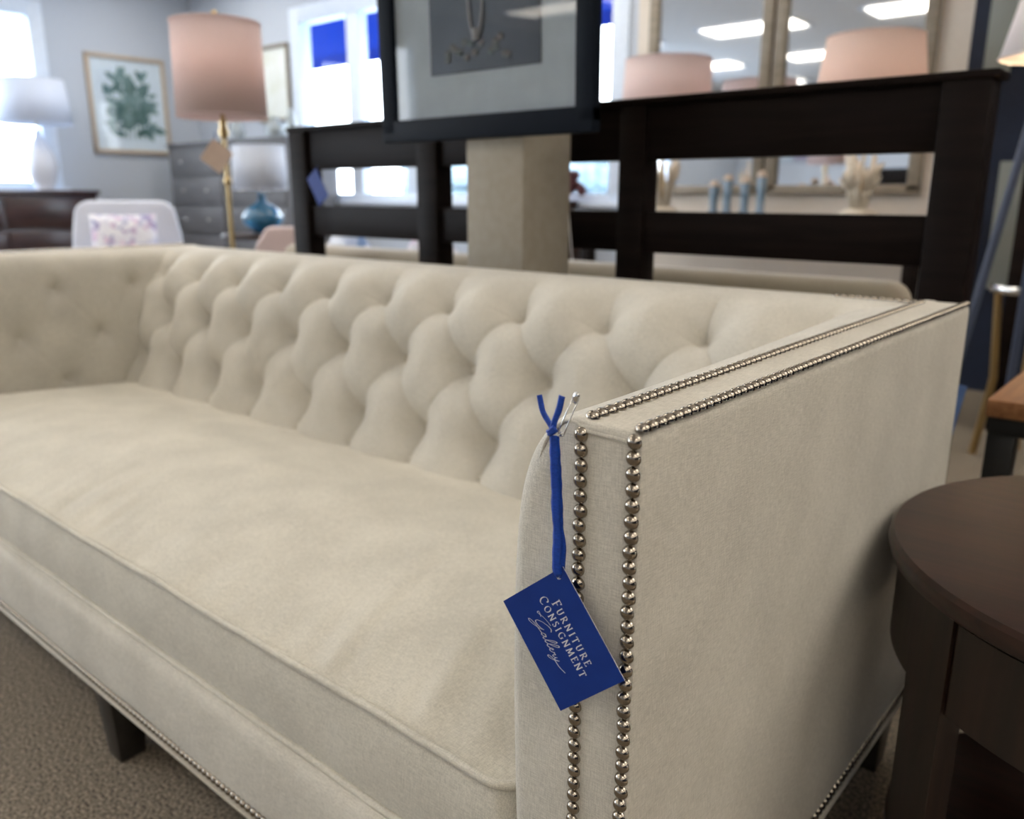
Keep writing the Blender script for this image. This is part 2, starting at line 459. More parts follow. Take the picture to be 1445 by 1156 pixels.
bmesh.ops.recalc_face_normals(bm, faces=bm.faces[:]); bm.to_mesh(cush.data); bm.free(); cush.data.shade_smooth(); cush.data.set_sharp_from_angle(angle=R_(60))
mb = MB(); mb.tube([(x, y+(-.0035 if y < .05 else 0), CZ1+edge_wob(x, y, 0)+.0022) for x, y in out], .0048, 10, closed=True)
mb.tube([(x, y+(-.0035 if y < .05 else 0), CZ0+edge_wob(x, y, 30)*.9+.002) for x, y in out], .0048, 10, closed=True)
mb.build('piping', M['cushion'], cush, smooth=True)

# --- welts: along the underside and round the arm fronts
mb = MB()
mb.tube([(-.004,-.002,SB), (-SL+.004,-.002,SB)], .004, 8)
mb.tube([(.002,.0,SB), (.002,SD-.005,SB)], .004, 8)
mb.tube([(-SL-.002,.0,SB), (-SL-.002,SD-.005,SB)], .004, 8)
for s_, xo in ((-1,0),(1,-SL)):
    path = [(.006,.7905),(.02,.7925),(.035,.7925),(.048,.7935),(.056,.7975),(.066,.7975),(.077,.790),(.088,.776),(.095,.755)]
    path = catmull(path, .003)
    mb.tube([(xo+s_*a, .0002+max(0,(a-.05))*.10, b) for a, b in path], .0016, 8)
mb.build('welt', M['linen'], sofa, smooth=True)

# --- legs
for (x, y) in ((-1.055,.045),(-.085,.075),(-SL+.085,.075),(-.05,SD-.07),(-SL+.05,SD-.07),(-1.055,SD-.07)):
    mb = MB(); a, b = .034, .023
    t = bmesh.new(); bmesh.ops.create_cube(t, size=1)
    for v in t.verts:
        r = a if v.co.z > 0 else b
        v.co = Vector((x+(r if v.co.x > 0 else -r), y+(r if v.co.y > 0 else -r), SB+.006 if v.co.z > 0 else 0))
    bmesh.ops.bevel(t, geom=t.edges[:], offset=.004, segments=2, profile=.5, affect='EDGES')
    mb._take(t); lg = mb.build('leg', M['blackwood'], sofa); lg['label'] = 'tapered black wooden leg'

# --- nailheads
def dome(n=16):
    r = .0060
    return [(r*1.0, 0), (r*.98, r*.22), (r*.86, r*.48), (r*.64, r*.70), (r*.34, r*.84), (0, r*.88)]
nm = MB(); nm.lathe(dome(), n=18, cap=False); nail0 = nm.build('nail', M['nail'], sofa, smooth=True)
PITCH = .01205
spots = []          # (pos, normal, priority)
for xo, sg_ in ((0,-1),(-SL,1)):
    for s_ in (.0045, .0505):
        k = 0; z = SH-.006-(.004 if s_ > .05 else .001)
        while z > SB+.012:
            jx = random.uniform(-.0006,.0006)
            spots.append(((xo+sg_*s_+jx, -.0004, z), (random.uniform(-.08,.08), -1, random.uniform(-.08,.08)), (0 if xo == 0 else 9)*100+k)); k += 1; z -= PITCH
        k = 0; y = .008 if s_ < .05 else .012
        ye = SD-.006 if s_ < .05 else .905
        while y < ye:
            s2 = s_ if s_ < .05 else s_+.010*min(1, y/.9)
            spots.append(((xo+sg_*(s2-.001), y, SH+(.0005 if s_ < .05 else .0008)), (random.uniform(-.06,.06), random.uniform(-.06,.06), 1), (0 if xo == 0 else 9)*100+k+6)); k += 1; y += PITCH
    y = .012
    while y < SD-.01:      # along the bottom of the side panel
        spots.append(((xo - sg_*.0002, y, SB+.015), (-sg_, 0, 0), 700+int(y*10))); y += PITCH
for y_ in (.906,):
    x = -.07
    while x > -.20:
        spots.append(((x, y_, SH+.0006), (0,0,1), 800)); x -= PITCH
x = -.006
while x > -SL+.006:
    spots.append(((x, -.0022 if -SL+.1 < x < -.1 else -.0004, SB+.015), (0,-1,0), 600)); x -= PITCH
spots.sort(key=lambda s: s[2])
for i, (pos, n, pr) in enumerate(spots[:100]):
    o = nail0 if i == 0 else nail0.copy()
    if i: COL.objects.link(o)
    o.parent = sofa; o.location = pos; o.rotation_mode = 'QUATERNION'
    o.rotation_quaternion = Vector((0,0,1)).rotation_difference(Vector(n).normalized())
V, Fc = [], []
dp = dome(); nn = 10
for pos, n, pr in spots[100:]:
    Q = Vector((0,0,1)).rotation_difference(Vector(n).normalized()); P0 = Vector(pos); b = len(V)
    for r, h in dp[:-1]:
        for k in range(nn): V.append(P0 + Q @ Vector((r*math.cos(2*math.pi*k/nn), r*math.sin(2*math.pi*k/nn), h)))
    V.append(P0 + Q @ Vector((0,0,dp[-1][1])))
    for j in range(len(dp)-2):
        for k in range(nn): Fc.append((b+j*nn+k, b+j*nn+(k+1)%nn, b+(j+1)*nn+(k+1)%nn, b+(j+1)*nn+k))
    for k in range(nn): Fc.append((b+(len(dp)-2)*nn+k, b+(len(dp)-2)*nn+(k+1)%nn, len(V)-1))
nt_ = link_mesh('nail_trim', V, Fc, M['nail'], sofa); nt_['kind'] = 'stuff'; nt_['label'] = 'rest of the nickel nailheads along the sofa edges'

# ================================================================== PRICE TAG on the arm front
ht = empty('hang_tag', (0,0,0), 0, 'royal blue store tag on blue ribbon hanging from the sofa arm front', 'tag')
A_, B_, C_, D_ = [Vector(v) for v in ((-.105,-.0265,.646),(-.057,-.012,.686),(.004,-.0135,.612),(-.045,-.0285,.575))]
ctr = (A_+B_+C_+D_)/4
ex = ((C_-B_)+(D_-A_)); Lc = ex.length/2; ex.normalize()           # reading direction
ey = ((B_-A_)+(C_-D_)); Wc = ey.length/2; ey -= ex*ey.dot(ex); ey.normalize()
ez = ex.cross(ey)                                                   # towards the viewer
if ez.y > 0: ez = -ez
O_ = ctr - ex*Lc/2 + ey*Wc/2                                        # corner B
def card(a, b, h=0): return O_ + ex*(a*Lc) - ey*(b*Wc) + ez*h
bm = bmesh.new()
hc = (.055, .115); hr = .0022
o4 = [bm.verts.new(card(a, b)) for a, b in ((0,0),(1,0),(1,1),(0,1))]
hv = [bm.verts.new(card(hc[0]+hr/Lc*math.cos(t*math.pi/8), hc[1]+hr/Wc*math.sin(t*math.pi/8))) for t in range(16)]
es = [bm.edges.new((o4[k], o4[(k+1)%4])) for k in range(4)] + [bm.edges.new((hv[k], hv[(k+1)%16])) for k in range(16)]
bmesh.ops.triangle_fill(bm, edges=es, use_beauty=True)
for f in list(bm.faces):
    c = f.calc_center_median()
    if (c-card(*hc)).length < hr*.8: bm.faces.remove(f)
r_ = bmesh.ops.extrude_face_region(bm, geom=bm.faces[:])
for v in [g for g in r_['geom'] if isinstance(g, bmesh.types.BMVert)]: v.co += ez*.0007
bmesh.ops.recalc_face_normals(bm, faces=bm.faces[:])
me = bpy.data.meshes.new('card'); bm.to_mesh(me); bm.free()
me.materials.append(M['blue_card']); me.materials.append(M['white_edge'])
for p_ in me.polygons:
    if abs(p_.normal.dot(ez)) < .5: p_.material_index = 1
cd = bpy.data.objects.new('card', me); COL.objects.link(cd); cd.parent = ht

# lettering drawn with a broad-nib pen
def arcp(cx, cy, rx, ry, a0, a1, n=12): return [(cx+rx*math.cos(R_(a0+(a1-a0)*k/n)), cy+ry*math.sin(R_(a0+(a1-a0)*k/n))) for k in range(n+1)]
sf = .07
def ser(x, y, w=.09): return [(x-w, y), (x+w, y)]
G = {
 'F': (.60, [[(.14,0),(.14,1)], ser(.14,0), [(.03,1),(.58,1),(.58,.88)], [(.14,.52),(.46,.52)]]),
 'U': (.80, [[(.14,1),(.14,.35)]+arcp(.40,.33,.26,.33,180,360)+[(.66,1)], ser(.14,1), ser(.66,1)]),
 'R': (.72, [[(.14,0),(.14,1)], ser(.14,0), [(.03,1),(.30,1)]+arcp(.30,.75,.26,.25,90,-90)+[(.14,.5)], [(.32,.5),(.50,.22),(.74,-.02)]]),
 'N': (.86, [[(.12,0),(.12,1)], ser(.12,0), [(.04,1),(.12,1),(.72,0)], [(.72,0),(.72,1)], ser(.72,1)]),
 'I': (.32, [[(.16,0),(.16,1)], ser(.16,0), ser(.16,1)]),
 'T': (.68, [[(.34,0),(.34,1)], ser(.34,0), [(.02,.88),(.04,1),(.64,1),(.66,.88)]]),
 'E': (.60, [[(.14,0),(.14,1)], [(.03,1),(.54,1),(.54,.88)], [(.14,.52),(.44,.52)], [(.03,0),(.56,0),(.58,.14)]]),
 'C': (.84, [arcp(.48,.5,.40,.50,48,312,20), [(.75,.72),(.76,.92)]]),
 'O': (.92, [arcp(.45,.5,.38,.50,0,360,24)]),
 'S': (.58, [arcp(.28,.75,.20,.25,40,200,8)+[(.14,.62),(.42,.42)]+arcp(.28,.25,.21,.25,30,-150,10)]),
 'G': (.88, [arcp(.48,.5,.40,.50,48,310,20), [(.76,.08),(.76,.44)], ser(.76,.44)]),
 'M': (1.0, [[(.10,0),(.18,1)], ser(.10,0), [(.18,1),(.50,.08)], [(.50,.08),(.80,1)], [(.80,1),(.90,0)], ser(.90,0)]),
}
TV, TF = [], []
def stroke(pts, o, u, ang=28, w=.11, hair=.028):
    """pts in glyph space; o origin (a,b along card in metres), u size"""
    nx, ny = math.cos(R_(ang))*w/2, math.sin(R_(ang))*w/2
    for (x0, y0), (x1, y1) in zip(pts, pts[1:]):
        d = math.hypot(x1-x0, y1-y0) or 1e-6; hx, hy = -(y1-y0)/d*hair, (x1-x0)/d*hair
        ex_, ey_ = (x1-x0)/d*hair*.6, (y1-y0)/d*hair*.6
        for (ax, ay) in ((nx, ny), (hx, hy)):
            b = len(TV)
            for (px, py) in ((x0-ex_-ax, y0-ey_-ay), (x1+ex_-ax, y1+ey_-ay), (x1+ex_+ax, y1+ey_+ay), (x0-ex_+ax, y0-ey_+ay)):
                s = (o[0]+px*u); t = o[1]-py*u
                TV.append(O_ + ex*s - ey*t + ez*.00095)
            TF.append((b, b+1, b+2, b+3))
def line(text, s0, s1, tb, cap, first):
    w = sum(G[c][0]*(first if i == 0 else 1) for i, c in enumerate(text)) + .10*(len(text)-1)
    # letter height and advance set separately through an equal-scale size plus tracking
    u = cap; adv = sum(G[c][0]*(first if i == 0 else 1)*u for i, c in enumerate(text))
    gap = ((s1-s0)-adv)/(len(text)-1); x = s0
    for i, c in enumerate(text):
        k = u*(first if i == 0 else 1)
        for st in G[c][1]: stroke(st, (x, tb), k, w=.165 if i else .15)
        x += G[c][0]*k + gap
line('FURNITURE', .212*Lc, .775*Lc, .378*Wc, .0056, 1.28)
line('CONSIGNMENT', .128*Lc, .835*Lc, .515*Wc, .0056, 1.28)
def bez(ps, n=10):
    P = catmull(ps, .6); return [tuple(q) for q in P]
# flowing script word, units of millimetres along / up from its baseline
def scr(ps, w=.42): stroke(bez([(x*1.0, y*1.0) for x, y in ps]), (SX, SY), .001, ang=62, w=w*1.6, hair=.20)
SX, SY = .236*Lc, .722*Wc
scr([(12.0,11.2),(6.2,9.9),(2.0,8.2),(-1.6,6.2),(-2.2,7.4),(-.8,7.9),(2.5,7.3)], .35)
scr([(16.6,8.9),(14.6,9.9),(11.0,8.8),(6.5,6.0),(3.2,2.6),(3.4,.9),(6.0,.9),(9.6,2.2),(12.3,3.9)], .5)
scr([(12.3,3.9),(9.0,.6),(4.0,-2.6),(.6,-4.0),(-1.0,-3.6),(.6,-2.2),(5.0,-.6),(9.5,.2),(13.5,.9)], .45)
scr([(17.6,2.9),(15.6,3.0),(13.9,1.3),(14.2,.1),(16.0,.9),(18.0,2.9),(16.9,.5),(17.8,.0),(19.6,1.2)], .6)
scr([(19.6,1.2),(23.5,5.2),(25.8,8.3),(25.0,8.9),(22.2,5.4),(19.9,1.2),(20.6,.1),(22.8,1.2)], .6)
scr([(22.8,1.2),(27.0,5.2),(29.4,8.4),(28.4,9.0),(25.6,5.4),(23.2,1.2),(24.0,.1),(26.2,1.0)], .6)
scr([(26.2,1.0),(28.6,2.3),(29.0,3.1),(27.6,2.9),(26.9,1.0),(28.0,.1),(30.0,1.1)], .55)
scr([(30.0,1.1),(31.4,3.0),(31.3,2.3),(33.2,2.6),(32.2,.8),(33.0,.1),(34.6,1.2)], .55)
scr([(34.6,1.2),(35.6,2.8),(34.9,.7),(36.2,.3),(38.6,2.9),(36.0,-.8),(32.4,-3.6),(30.6,-3.8),(31.2,-2.5),(36.0,-.4),(42.0,.4),(48.4,2.6)], .5)
link_mesh('lettering', TV, TF, M['white_edge'], ht, smooth=False)['label'] = 'silver lettering printed on the card'

# ribbon: strand from the knot to the hole, knot and two cut ends
def strip(mb, pts, w, th=.0007, n=12, face=(.25,-1,0)):
    P = catmull(pts, .0015); V = []
    mbv = bmesh.new(); rings = []
    for i, c in enumerate(P):
        c = Vector(c); d = Vector(P[min(i+1, len(P)-1)])-Vector(P[max(i-1, 0)]); d.normalize()
        tw = .35*noise.noise(c*60)
        nrm_ = Vector(face).normalized(); s_ = d.cross(nrm_).normalized(); nrm_ = s_.cross(d)
        s2 = s_*math.cos(tw)+nrm_*math.sin(tw); n2 = nrm_*math.cos(tw)-s_*math.sin(tw)
        ww = w*(1+.22*noise.noise(c*110+Vector((3,0,0))))/2
        ring = []
        for (a, b) in ((-1,-.4),(-.45,.9),(0,.1),(.45,.8),(1,-.4),(.5,-1),(0,-.7),(-.5,-1)):
            ring.append(mbv.verts.new(c + s2*(a*ww) + n2*(b*th)))
        rings.append(ring)
    for a, b in zip(rings, rings[1:]):
        for k in range(8): mbv.faces.new((a[k], a[(k+1)%8], b[(k+1)%8], b[k]))
    mbv.faces.new(rings[0]); mbv.faces.new(rings[-1][::-1])
    bmesh.ops.recalc_face_normals(mbv, faces=mbv.faces[:]); mb._take(mbv)
mb = MB(); hole = card(*hc)
kn = Vector((-.0665,-.0145,.7925))
strip(mb, [kn+Vector((.0005,-.001,-.003)), (-.0655,-.0145,.770), (-.0640,-.0135,.735), (-.0620,-.0140,.708), (-.0615,-.0150,.692), hole+ez*.0018+Vector((-.001,0,.0035)), hole-ez*.0002], .0070, .0009)
strip(mb, [kn+Vector((.001,.002,-.004)), (-.0645,-.0100,.755), (-.0630,-.0090,.720), (-.0605,-.0085,.698), hole-ez*.0022+Vector((.001,0,.002)), hole-ez*.0008], .0052, .0008)
strip(mb, [kn+Vector((0,-.0015,.002)), (-.0710,-.0150,.7990), (-.0765,-.0150,.8060), (-.0800,-.0150,.8180)], .0046, .0008)
strip(mb, [kn+Vector((0,-.0015,.001)), (-.0645,-.0160,.8010), (-.0615,-.0150,.8100), (-.0590,-.0150,.8205)], .0052, .0008)
mb.ball(kn+Vector((.0,-.001,.001)), .0032, 1.15, .8, 1.0, 2, .25, 2)
strip(mb, [kn+Vector((-.0042,-.002,-.002)), kn+Vector((0,-.0038,.0)), kn+Vector((.0036,-.002,.0035))], .0058, .0009)
mb.build('ribbon', M['ribbon'], ht, smooth=True)

sp = empty('safety_pin', (0,0,0), 0, 'small silver safety pin holding the blue ribbon at the arm corner', 'pin')
t0, t1 = Vector((-.0475,-.0125,.8225)), Vector((-.0615,-.0115,.7915)); dd = (t1-t0).normalized(); ss = dd.cross(Vector((0,1,0))).normalized()
w_ = .0026; loop = []
for k in range(9): a = math.pi*k/8; loop.append(t1 + ss*(w_*math.cos(a)) + dd*(w_*math.sin(a)))
mb = MB(); mb.tube([t0+ss*w_]+loop+[t0-ss*w_+Vector((0,.001,0))], .0006, 8)
mb.tube([t1+dd*w_*.2+Vector(((.0010*math.cos(a)), -.0002, .0010*math.sin(a))) for a in [2*math.pi*k/10 for k in range(10)]], .0005, 6, closed=True)
mb.build('wire', M['chrome'], sp, smooth=True)
mb = MB(); mb.tube([t0+dd*.0065+ss*.0006, t0+dd*.003, t0-dd*.001, t0-dd*.0022], [.0020,.0029,.0027,.0012], 10, flat=.45, up=ss)
mb.build('clasp', M['chrome'], sp, smooth=True)

# ================================================================== ROUND SIDE TABLE
TC = (.338, .650); TZ = .565
st = empty('round_side_table', (TC[0], TC[1], 0), 0, 'round espresso wood side table standing beside the sofa arm', 'side table')
mb = MB(); mb.lathe([(0,TZ-.030),(.316,TZ-.030),(.324,TZ-.024),(.327,TZ-.014),(.326,TZ-.005),(.321,TZ),(0,TZ)], n=128); mb.build('tabletop', M['espresso'], st)
mb = MB(); mb.lathe([(.300,.420),(.308,.420),(.308,TZ-.030),(.300,TZ-.030),(.300,.420)], n=128, cap=False); mb.build('apron', M['espresso_face'], st)
def curved_board(mb, r0, r1, a0, a1, z0, z1, n=10):
    t = bmesh.new(); rings = []
    for k in range(n+1):
        a = a0+(a1-a0)*k/n
        rings.append([t.verts.new((r*math.cos(a), r*math.sin(a), z)) for r, z in ((r0,z0),(r1,z0),(r1,z1),(r0,z1))])
    for A, B in zip(rings, rings[1:]):
        for k in range(4): t.faces.new((A[k], A[(k+1)%4], B[(k+1)%4], B[k]))
    t.faces.new(rings[0]); t.faces.new(rings[-1][::-1])
    bmesh.ops.recalc_face_normals(t, faces=t.faces[:]); mb._take(t)
for k in range(4):
    a = R_(222.9+90*k); h = .037/.31
    mb = MB(); curved_board(mb, .286, .3125, a-h, a+h, 0, TZ-.030); mb.build('leg', M['espresso_face'], st)
for k in range(4):     # door panels standing just proud of the apron between the legs
    a = R_(267.9+90*k)
    mb = MB(); curved_board(mb, .304, .3115, a-R_(36.9), a+R_(38.0), .424, TZ-.034, 30); mb.build('side_panel', M['espresso_face'], st)
mb = MB(); mb.lathe([(0,.140),(.285,.140),(.29,.146),(.29,.160),(.285,.165),(0,.165)], n=96); mb.build('shelf', M['espresso'], st)

# ================================================================== DARK HEADBOARD / BED behind the sofa
bed = empty('headboard', (-1.14,1.31,0), 0, 'wide dark wooden headboard with open slats standing behind the sofa', 'headboard')
def Bx(name, m, par, off, *a, **k):
    mb = MB(); a = list(a); a[0] -= off[0]; a[1] -= off[0]; a[2] -= off[1]; a[3] -= off[1]
    mb.box(*a, **k); return mb.build(name, m, par)
bo = (-1.14,1.31)
for x0, x1 in ((-2.215,-2.125),(-1.585,-1.500),(-.872,-.800),(-.165,-.080)):
    Bx('post', M['darkbed'], bed, bo, x0, x1, 1.275, 1.345, 0 if (x0 < -2 or x1 > -.1) else .45, 1.168, bev=.005)
Bx('top_rail', M['darkbed'], bed, bo, -2.225, -.070, 1.272, 1.350, 1.166, 1.182, bev=.004)
Bx('upper_panel', M['darkbed'], bed, bo, -2.13, -.16, 1.290, 1.325, 1.042, 1.167, bev=.003)
Bx('lower_panel', M['darkbed'], bed, bo, -2.13, -.16, 1.290, 1.325, .826, .924, bev=.003)
Bx('bottom_rail', M['darkbed'], bed, bo, -2.13, -.16, 1.290, 1.325, .30, .45, bev=.003)
def cushion_mesh(w, h, d, n=24, pinch=.12, m=None, name='pillow', wob=.004):
    """upright pillow in local XZ, thickness along Y"""
    V, Fc = [], []
    for side_ in (-1, 1):
        for i in range(n+1):
            for j in range(n+1):
                u, v = 2*i/n-1, 2*j/n-1
                k = (1-abs(u)**2.6)*(1-abs(v)**2.6)
                x = u*w/2*(1-pinch*(1-abs(u)) * 0 - pinch*.35*(v*v-1)*-1*abs(u)*.0); z = v*h/2
                x *= 1-pinch*.5*(1-v*v)*abs(u)*.5; z *= 1-pinch*.5*(1-u*u)*abs(v)*.5
                y = side_*(.004+d/2*max(k,0)**.5)
                y += wob*noise.noise(Vector((x*9, z*9, side_*3)))
                V.append((x, y, z))
    m1 = (n+1)*(n+1)
    for s_ in (0, 1):
        for i in range(n):
            for j in range(n):
                a = s_*m1+i*(n+1)+j; f = (a, a+1, a+n+2, a+n+1)
                Fc.append(f if s_ else f[::-1])
    bd = [i*(n+1) for i in range(n+1)]+[n*(n+1)+j for j in range(1, n+1)]+[i*(n+1)+n for i in range(n-1, -1, -1)]+[j for j in range(n-1, 0, -1)]
    for a, b in zip(bd, bd[1:]+bd[:1]): Fc.append((a, b, b+m1, a+m1))
    o = link_mesh(name, V, Fc, m)
    bm = bmesh.new(); bm.from_mesh(o.data); bmesh.ops.recalc_face_normals(bm, faces=bm.faces[:]); bm.to_mesh(o.data); bm.free()
    return o
M['taupe'] = fabric('taupe_velvet', (.34,.29,.215), (.27,.23,.17), .5)
bn = empty('settee', (-1.14,1.75,0), 0, 'low taupe velvet settee standing behind the dark headboard', 'settee')
MB().box(-1.42,.90,-.31,-.17,.12,.775,.05,6).build('backrest', M['taupe'], bn)
MB().box(-1.40,.88,-.17,.28,.13,.30,.02,4).build('seat_frame', M['taupe'], bn)
MB().box(-1.39,.87,-.165,.29,.30,.42,.04,5).build('seat_cushion', M['taupe'], bn)
for sx in (-1.34,.82):
    for sy in (-.24,.22): MB().box(sx-.02,sx+.02,sy-.02,sy+.02,0,.135,.003).build('leg', M['darkbed'], bn)
def patterned(name, stops, scale):
    m = mat(name, stops[0][1], .85); b = m.node_tree.nodes['Principled BSDF']
    tc = N(m, 'ShaderNodeTexCoord'); v = N(m, 'ShaderNodeTexVoronoi'); v.inputs['Scale'].default_value = scale
    L(m, tc, 'Object', v, 'Vector'); r = ramp(m, stops); L(m, v, 'Color', r, 'Fac'); L(m, r, 'Color', b, 'Base Color'); return m
M['pat1'] = patterned('floral_print', [(.0,(.75,.75,.80)),(.45,(.70,.70,.78)),(.6,(.22,.24,.45)),(.8,(.60,.45,.60)),(1,(.8,.8,.85))], 32)
M['pat2'] = patterned('blue_print', [(.0,(.05,.12,.35)),(.45,(.10,.22,.50)),(.6,(.75,.8,.9)),(1,(.8,.8,.85))], 22)
for x, w, z, m_, lab in ((-1.90,.34,.668,'pat1','pale floral throw pillow tipped on its corner on the settee below the headboard slats'),(-2.37,.34,.668,'pat2','blue and white throw pillow tipped on its corner beside the left headboard post')):
    o = cushion_mesh(w, w, .09, 14, m=M[m_], name='throw_pillow'); o.location = (x, 1.645, z); o.rotation_euler = (R_(4), R_(45), 0); tag(o, lab, 'pillow')

def dtag(name, c, w, h, rot, m, label, th=.001, facing=None, string=.06):
    e = empty(name, c, 0, label, 'tag')
    mb = MB(); mb.box(-w/2, w/2, -th, th, -h/2, h/2)
    o = mb.build('card', m, e); o.rotation_euler = (0, rot, 0)
    mb = MB(); mb.tube([(0,0,h*.62),(0,.002,h*.62+string)], .0015, 6); mb.build('string', M['ribbon'], e)
    if facing is not None: e.rotation_euler = (0,0,facing)
    return e
M['glossblue'] = noisy('mid_blue_reflection', (.08,.15,.36), (.10,.18,.40), (40,40,40), rough=.6)
dtag('hang_tag', (-2.045, 1.262, .985), .062, .105, R_(-33), M['blue_card'], 'blue hang tag dangling in the left gap of the dark headboard', string=.0)
dtag('hang_tag', (-.072, 1.262, .560), .030, .10, R_(8), M['glossblue'], 'blue card standing in for a gloss reflection low on the right headboard post', string=.0)  # added card; its colour paints the blue reflection on the glossy post
mb = MB(); mb.tube([(.11,-.039,-.145+1.31),(.12,-.040,1.08),(.118,-.040,.98),(.132,-.040,.86),(.14,-.040,.80)], .0022, 6)
mb.build('cord', M['white_edge'], bed)['label'] = 'thin white string hanging down'

# ================================================================== PILLAR with framed picture
mb = MB(); mb.box(-1.163, -.983, 1.050, 1.232, 0, 2.95, .002); struct(mb.build('wall_pillar', M['pillar']), 'square taupe pillar behind the sofa')
pic = empty('framed_picture', (-1.10,1.03,1.09), 0, 'large dark framed picture with grey mat hanging on the taupe pillar', 'picture')
M['frame_navy'] = mat('near_black_frame', (.004,.007,.013), .6, spec=.12)
M['mat_grey'] = noisy('grey_mat_board', (.36,.36,.36), (.39,.39,.39), (20,20,20), rough=.8)
M['pic_dark'] = noisy('charcoal_print', (.030,.028,.034), (.045,.042,.05), (9,9,9), rough=.5)
FW, FH, fb = .664, .86, .05
mb = MB()
mb.box(-FW/2, FW/2, -.012, .018, 0, fb+.004, .004); mb.box(-FW/2, FW/2, -.012, .018, FH-fb, FH, .004)
mb.box(-FW/2, -FW/2+fb, -.012, .018, .02, FH-.02, .004); mb.box(FW/2-fb+.002, FW/2, -.012, .018, .02, FH-.02, .004)
mb.build('frame', M['frame_navy'], pic)
MB().box(-FW/2+.03, FW/2-.03, .004, .008, .03, FH-.03).build('mat_board', M['mat_grey'], pic)
art = MB().box(-.158, .182, .0015, .0040, .150, .66).build('print', M['pic_dark'], pic)
mb = MB()
mb.tube([(-.006+.024*math.sin(a), -.0002, .335+.115*math.cos(a)) for a in [2*math.pi*k/24 for k in range(24)]], .0042, 6, closed=True)
mb.tube([(-.006,0,.215),(-.006,0,.24)], .010, 8)
mb.tube([(.03,0,.42),(.03,0,.62)], .006, 8)
mb.build('pale_pendant', mat('pale_print', (.17,.17,.18), .5), art)
mb = MB()
for k in range(16): mb.ball((-.10+.22*random.random(), 0, .172+.045*random.random()), .012, 1, .15, .8, 1)
mb.build('foliage_print', noisy('dull_green_print', (.035,.05,.038), (.075,.045,.035), (40,40,40), rough=.5), art)
MB().box(-FW/2+.04, FW/2-.04, -.003, -.001, .04, FH-.04).build('glass', M['glass'], pic)
pic.rotation_euler = (R_(1.0), 0, 0)

# ================================================================== ROOM SHELL
XL, XR, YF, YB, ZC = -7.9, 4.5, -8.0, 4.2, 2.95
struct(MB().box(XL-.1, XR+.1, YF-.1, YB+.1, -.05, 0).build('floor', M['carpet']), 'mottled taupe carpet')
struct(MB().box(XL-.1, XR+.1, YF-.1, YB+.15, ZC, ZC+.1).build('ceiling', M['ceil']), 'pale ceiling')
W2 = (-6.15, -2.84, .93, 2.42)
mb = MB(); mb.box(XL-.1, W2[0], YB, YB+.14, 0, ZC); mb.box(W2[1], -.82, YB, YB+.14, 0, ZC); mb.box(W2[0], W2[1], YB, YB+.14, 0, W2[2]); mb.box(W2[0], W2[1], YB, YB+.14, W2[3], ZC)
struct(mb.build('wall_back', M['wall']), 'pale grey back wall')
struct(MB().box(-.82, XR, YB-.01, YB+.14, 0, ZC).build('wall_back_right', M['navy']), 'navy blue section of the back wall')
struct(MB().box(-2.69, -.82, YB-.006, YB, 0, ZC).build('wall_back_center', M['beigewall']), 'greige section of the back wall behind the mirrors')
W1 = (.2, 2.72, 1.03, 2.48)
W3 = (-5.2, -1.4, .45, 2.55)
mb = MB(); mb.box(XL-.14, XL, YF, W3[0], 0, ZC); mb.box(XL-.14, XL, W3[1], W1[0], 0, ZC); mb.box(XL-.14, XL, W3[0], W3[1], 0, W3[2]); mb.box(XL-.14, XL, W3[0], W3[1], W3[3], ZC); mb.box(XL-.14, XL, W1[1], YB+.1, 0, ZC); mb.box(XL-.14, XL, W1[0], W1[1], 0, W1[2]); mb.box(XL-.14, XL, W1[0], W1[1], W1[3], ZC)
struct(mb.build('wall_left', M['wall']), 'pale grey left wall')
struct(MB().box(XR, XR+.1, YF, YB+.1, 0, ZC).build('wall_right', M['navy']), 'right wall')
struct(MB().box(XL-.1, XR+.1, YF-.1, YF, 0, ZC).build('wall_front', M['wall']), 'wall facing the mirrors')
# crown moulding seen in the mirrors
struct(MB().box(XL, XR, YF, YF+.10, ZC-.14, ZC, .02).build('trim_1', M['white']), 'crown moulding')

def window(name, axis, at_, a0, a1, z0, z1, mull, inner):
    """frame, mullions, sill, glass; axis 0: wall plane X=at_, axis 1: wall plane Y=at_"""
    e = empty(name, (0,0,0)); e['kind'] = 'structure'
    def bx(mb, p0, p1, q0, q1, z0_, z1_, bev=.004):
        if axis == 1: mb.box(p0, p1, q0, q1, z0_, z1_, bev)
        else: mb.box(q0, q1, p0, p1, z0_, z1_, bev)
    d0, d1 = (at_-.02, at_+.10) if axis == 1 else (at_-.10, at_+.02)
    g0, g1 = (at_+.035, at_+.041) if axis == 1 else (at_-.041, at_-.035)
    mb = MB(); c = .09
    bx(mb, a0-c, a0+.035, d0, d1, z0-.02, z1+c); bx(mb, a1-.035, a1+c, d0, d1, z0-.02, z1+c)
    bx(mb, a0+.03, a1-.03, d0, d1, z1-.04, z1+c); bx(mb, a0+.03, a1-.03, d0, d1, z0-.02, z0+.04)
    for m_, w in mull: bx(mb, m_-w/2, m_+w/2, d0+.01, d1-.01, z0, z1)
    mb.build('window_frame', M['white'], e)
    mb = MB(); s0, s1 = (at_-.10, at_+.02) if axis == 1 else (at_-.02, at_+.10)
    bx(mb, a0-c-.03, a1+c+.03, s0, s1, z0-.045, z0-.015); mb.build('window_sill', M['white'], e)
    mb = MB(); bx(mb, a0+.02, a1-.02, g0, g1, z0+.02, z1-.02, 0); mb.build('window_glass', M['glass'], e)
    return e
window('window_1', 0, XL, W1[0], W1[1], W1[2], W1[3], ((1.10,.07),), 1)
window('window_added', 0, XL, *W3, ((-3.9,.08),(-2.6,.08)), 1)  # added unseen window, sized to bring more daylight from the left
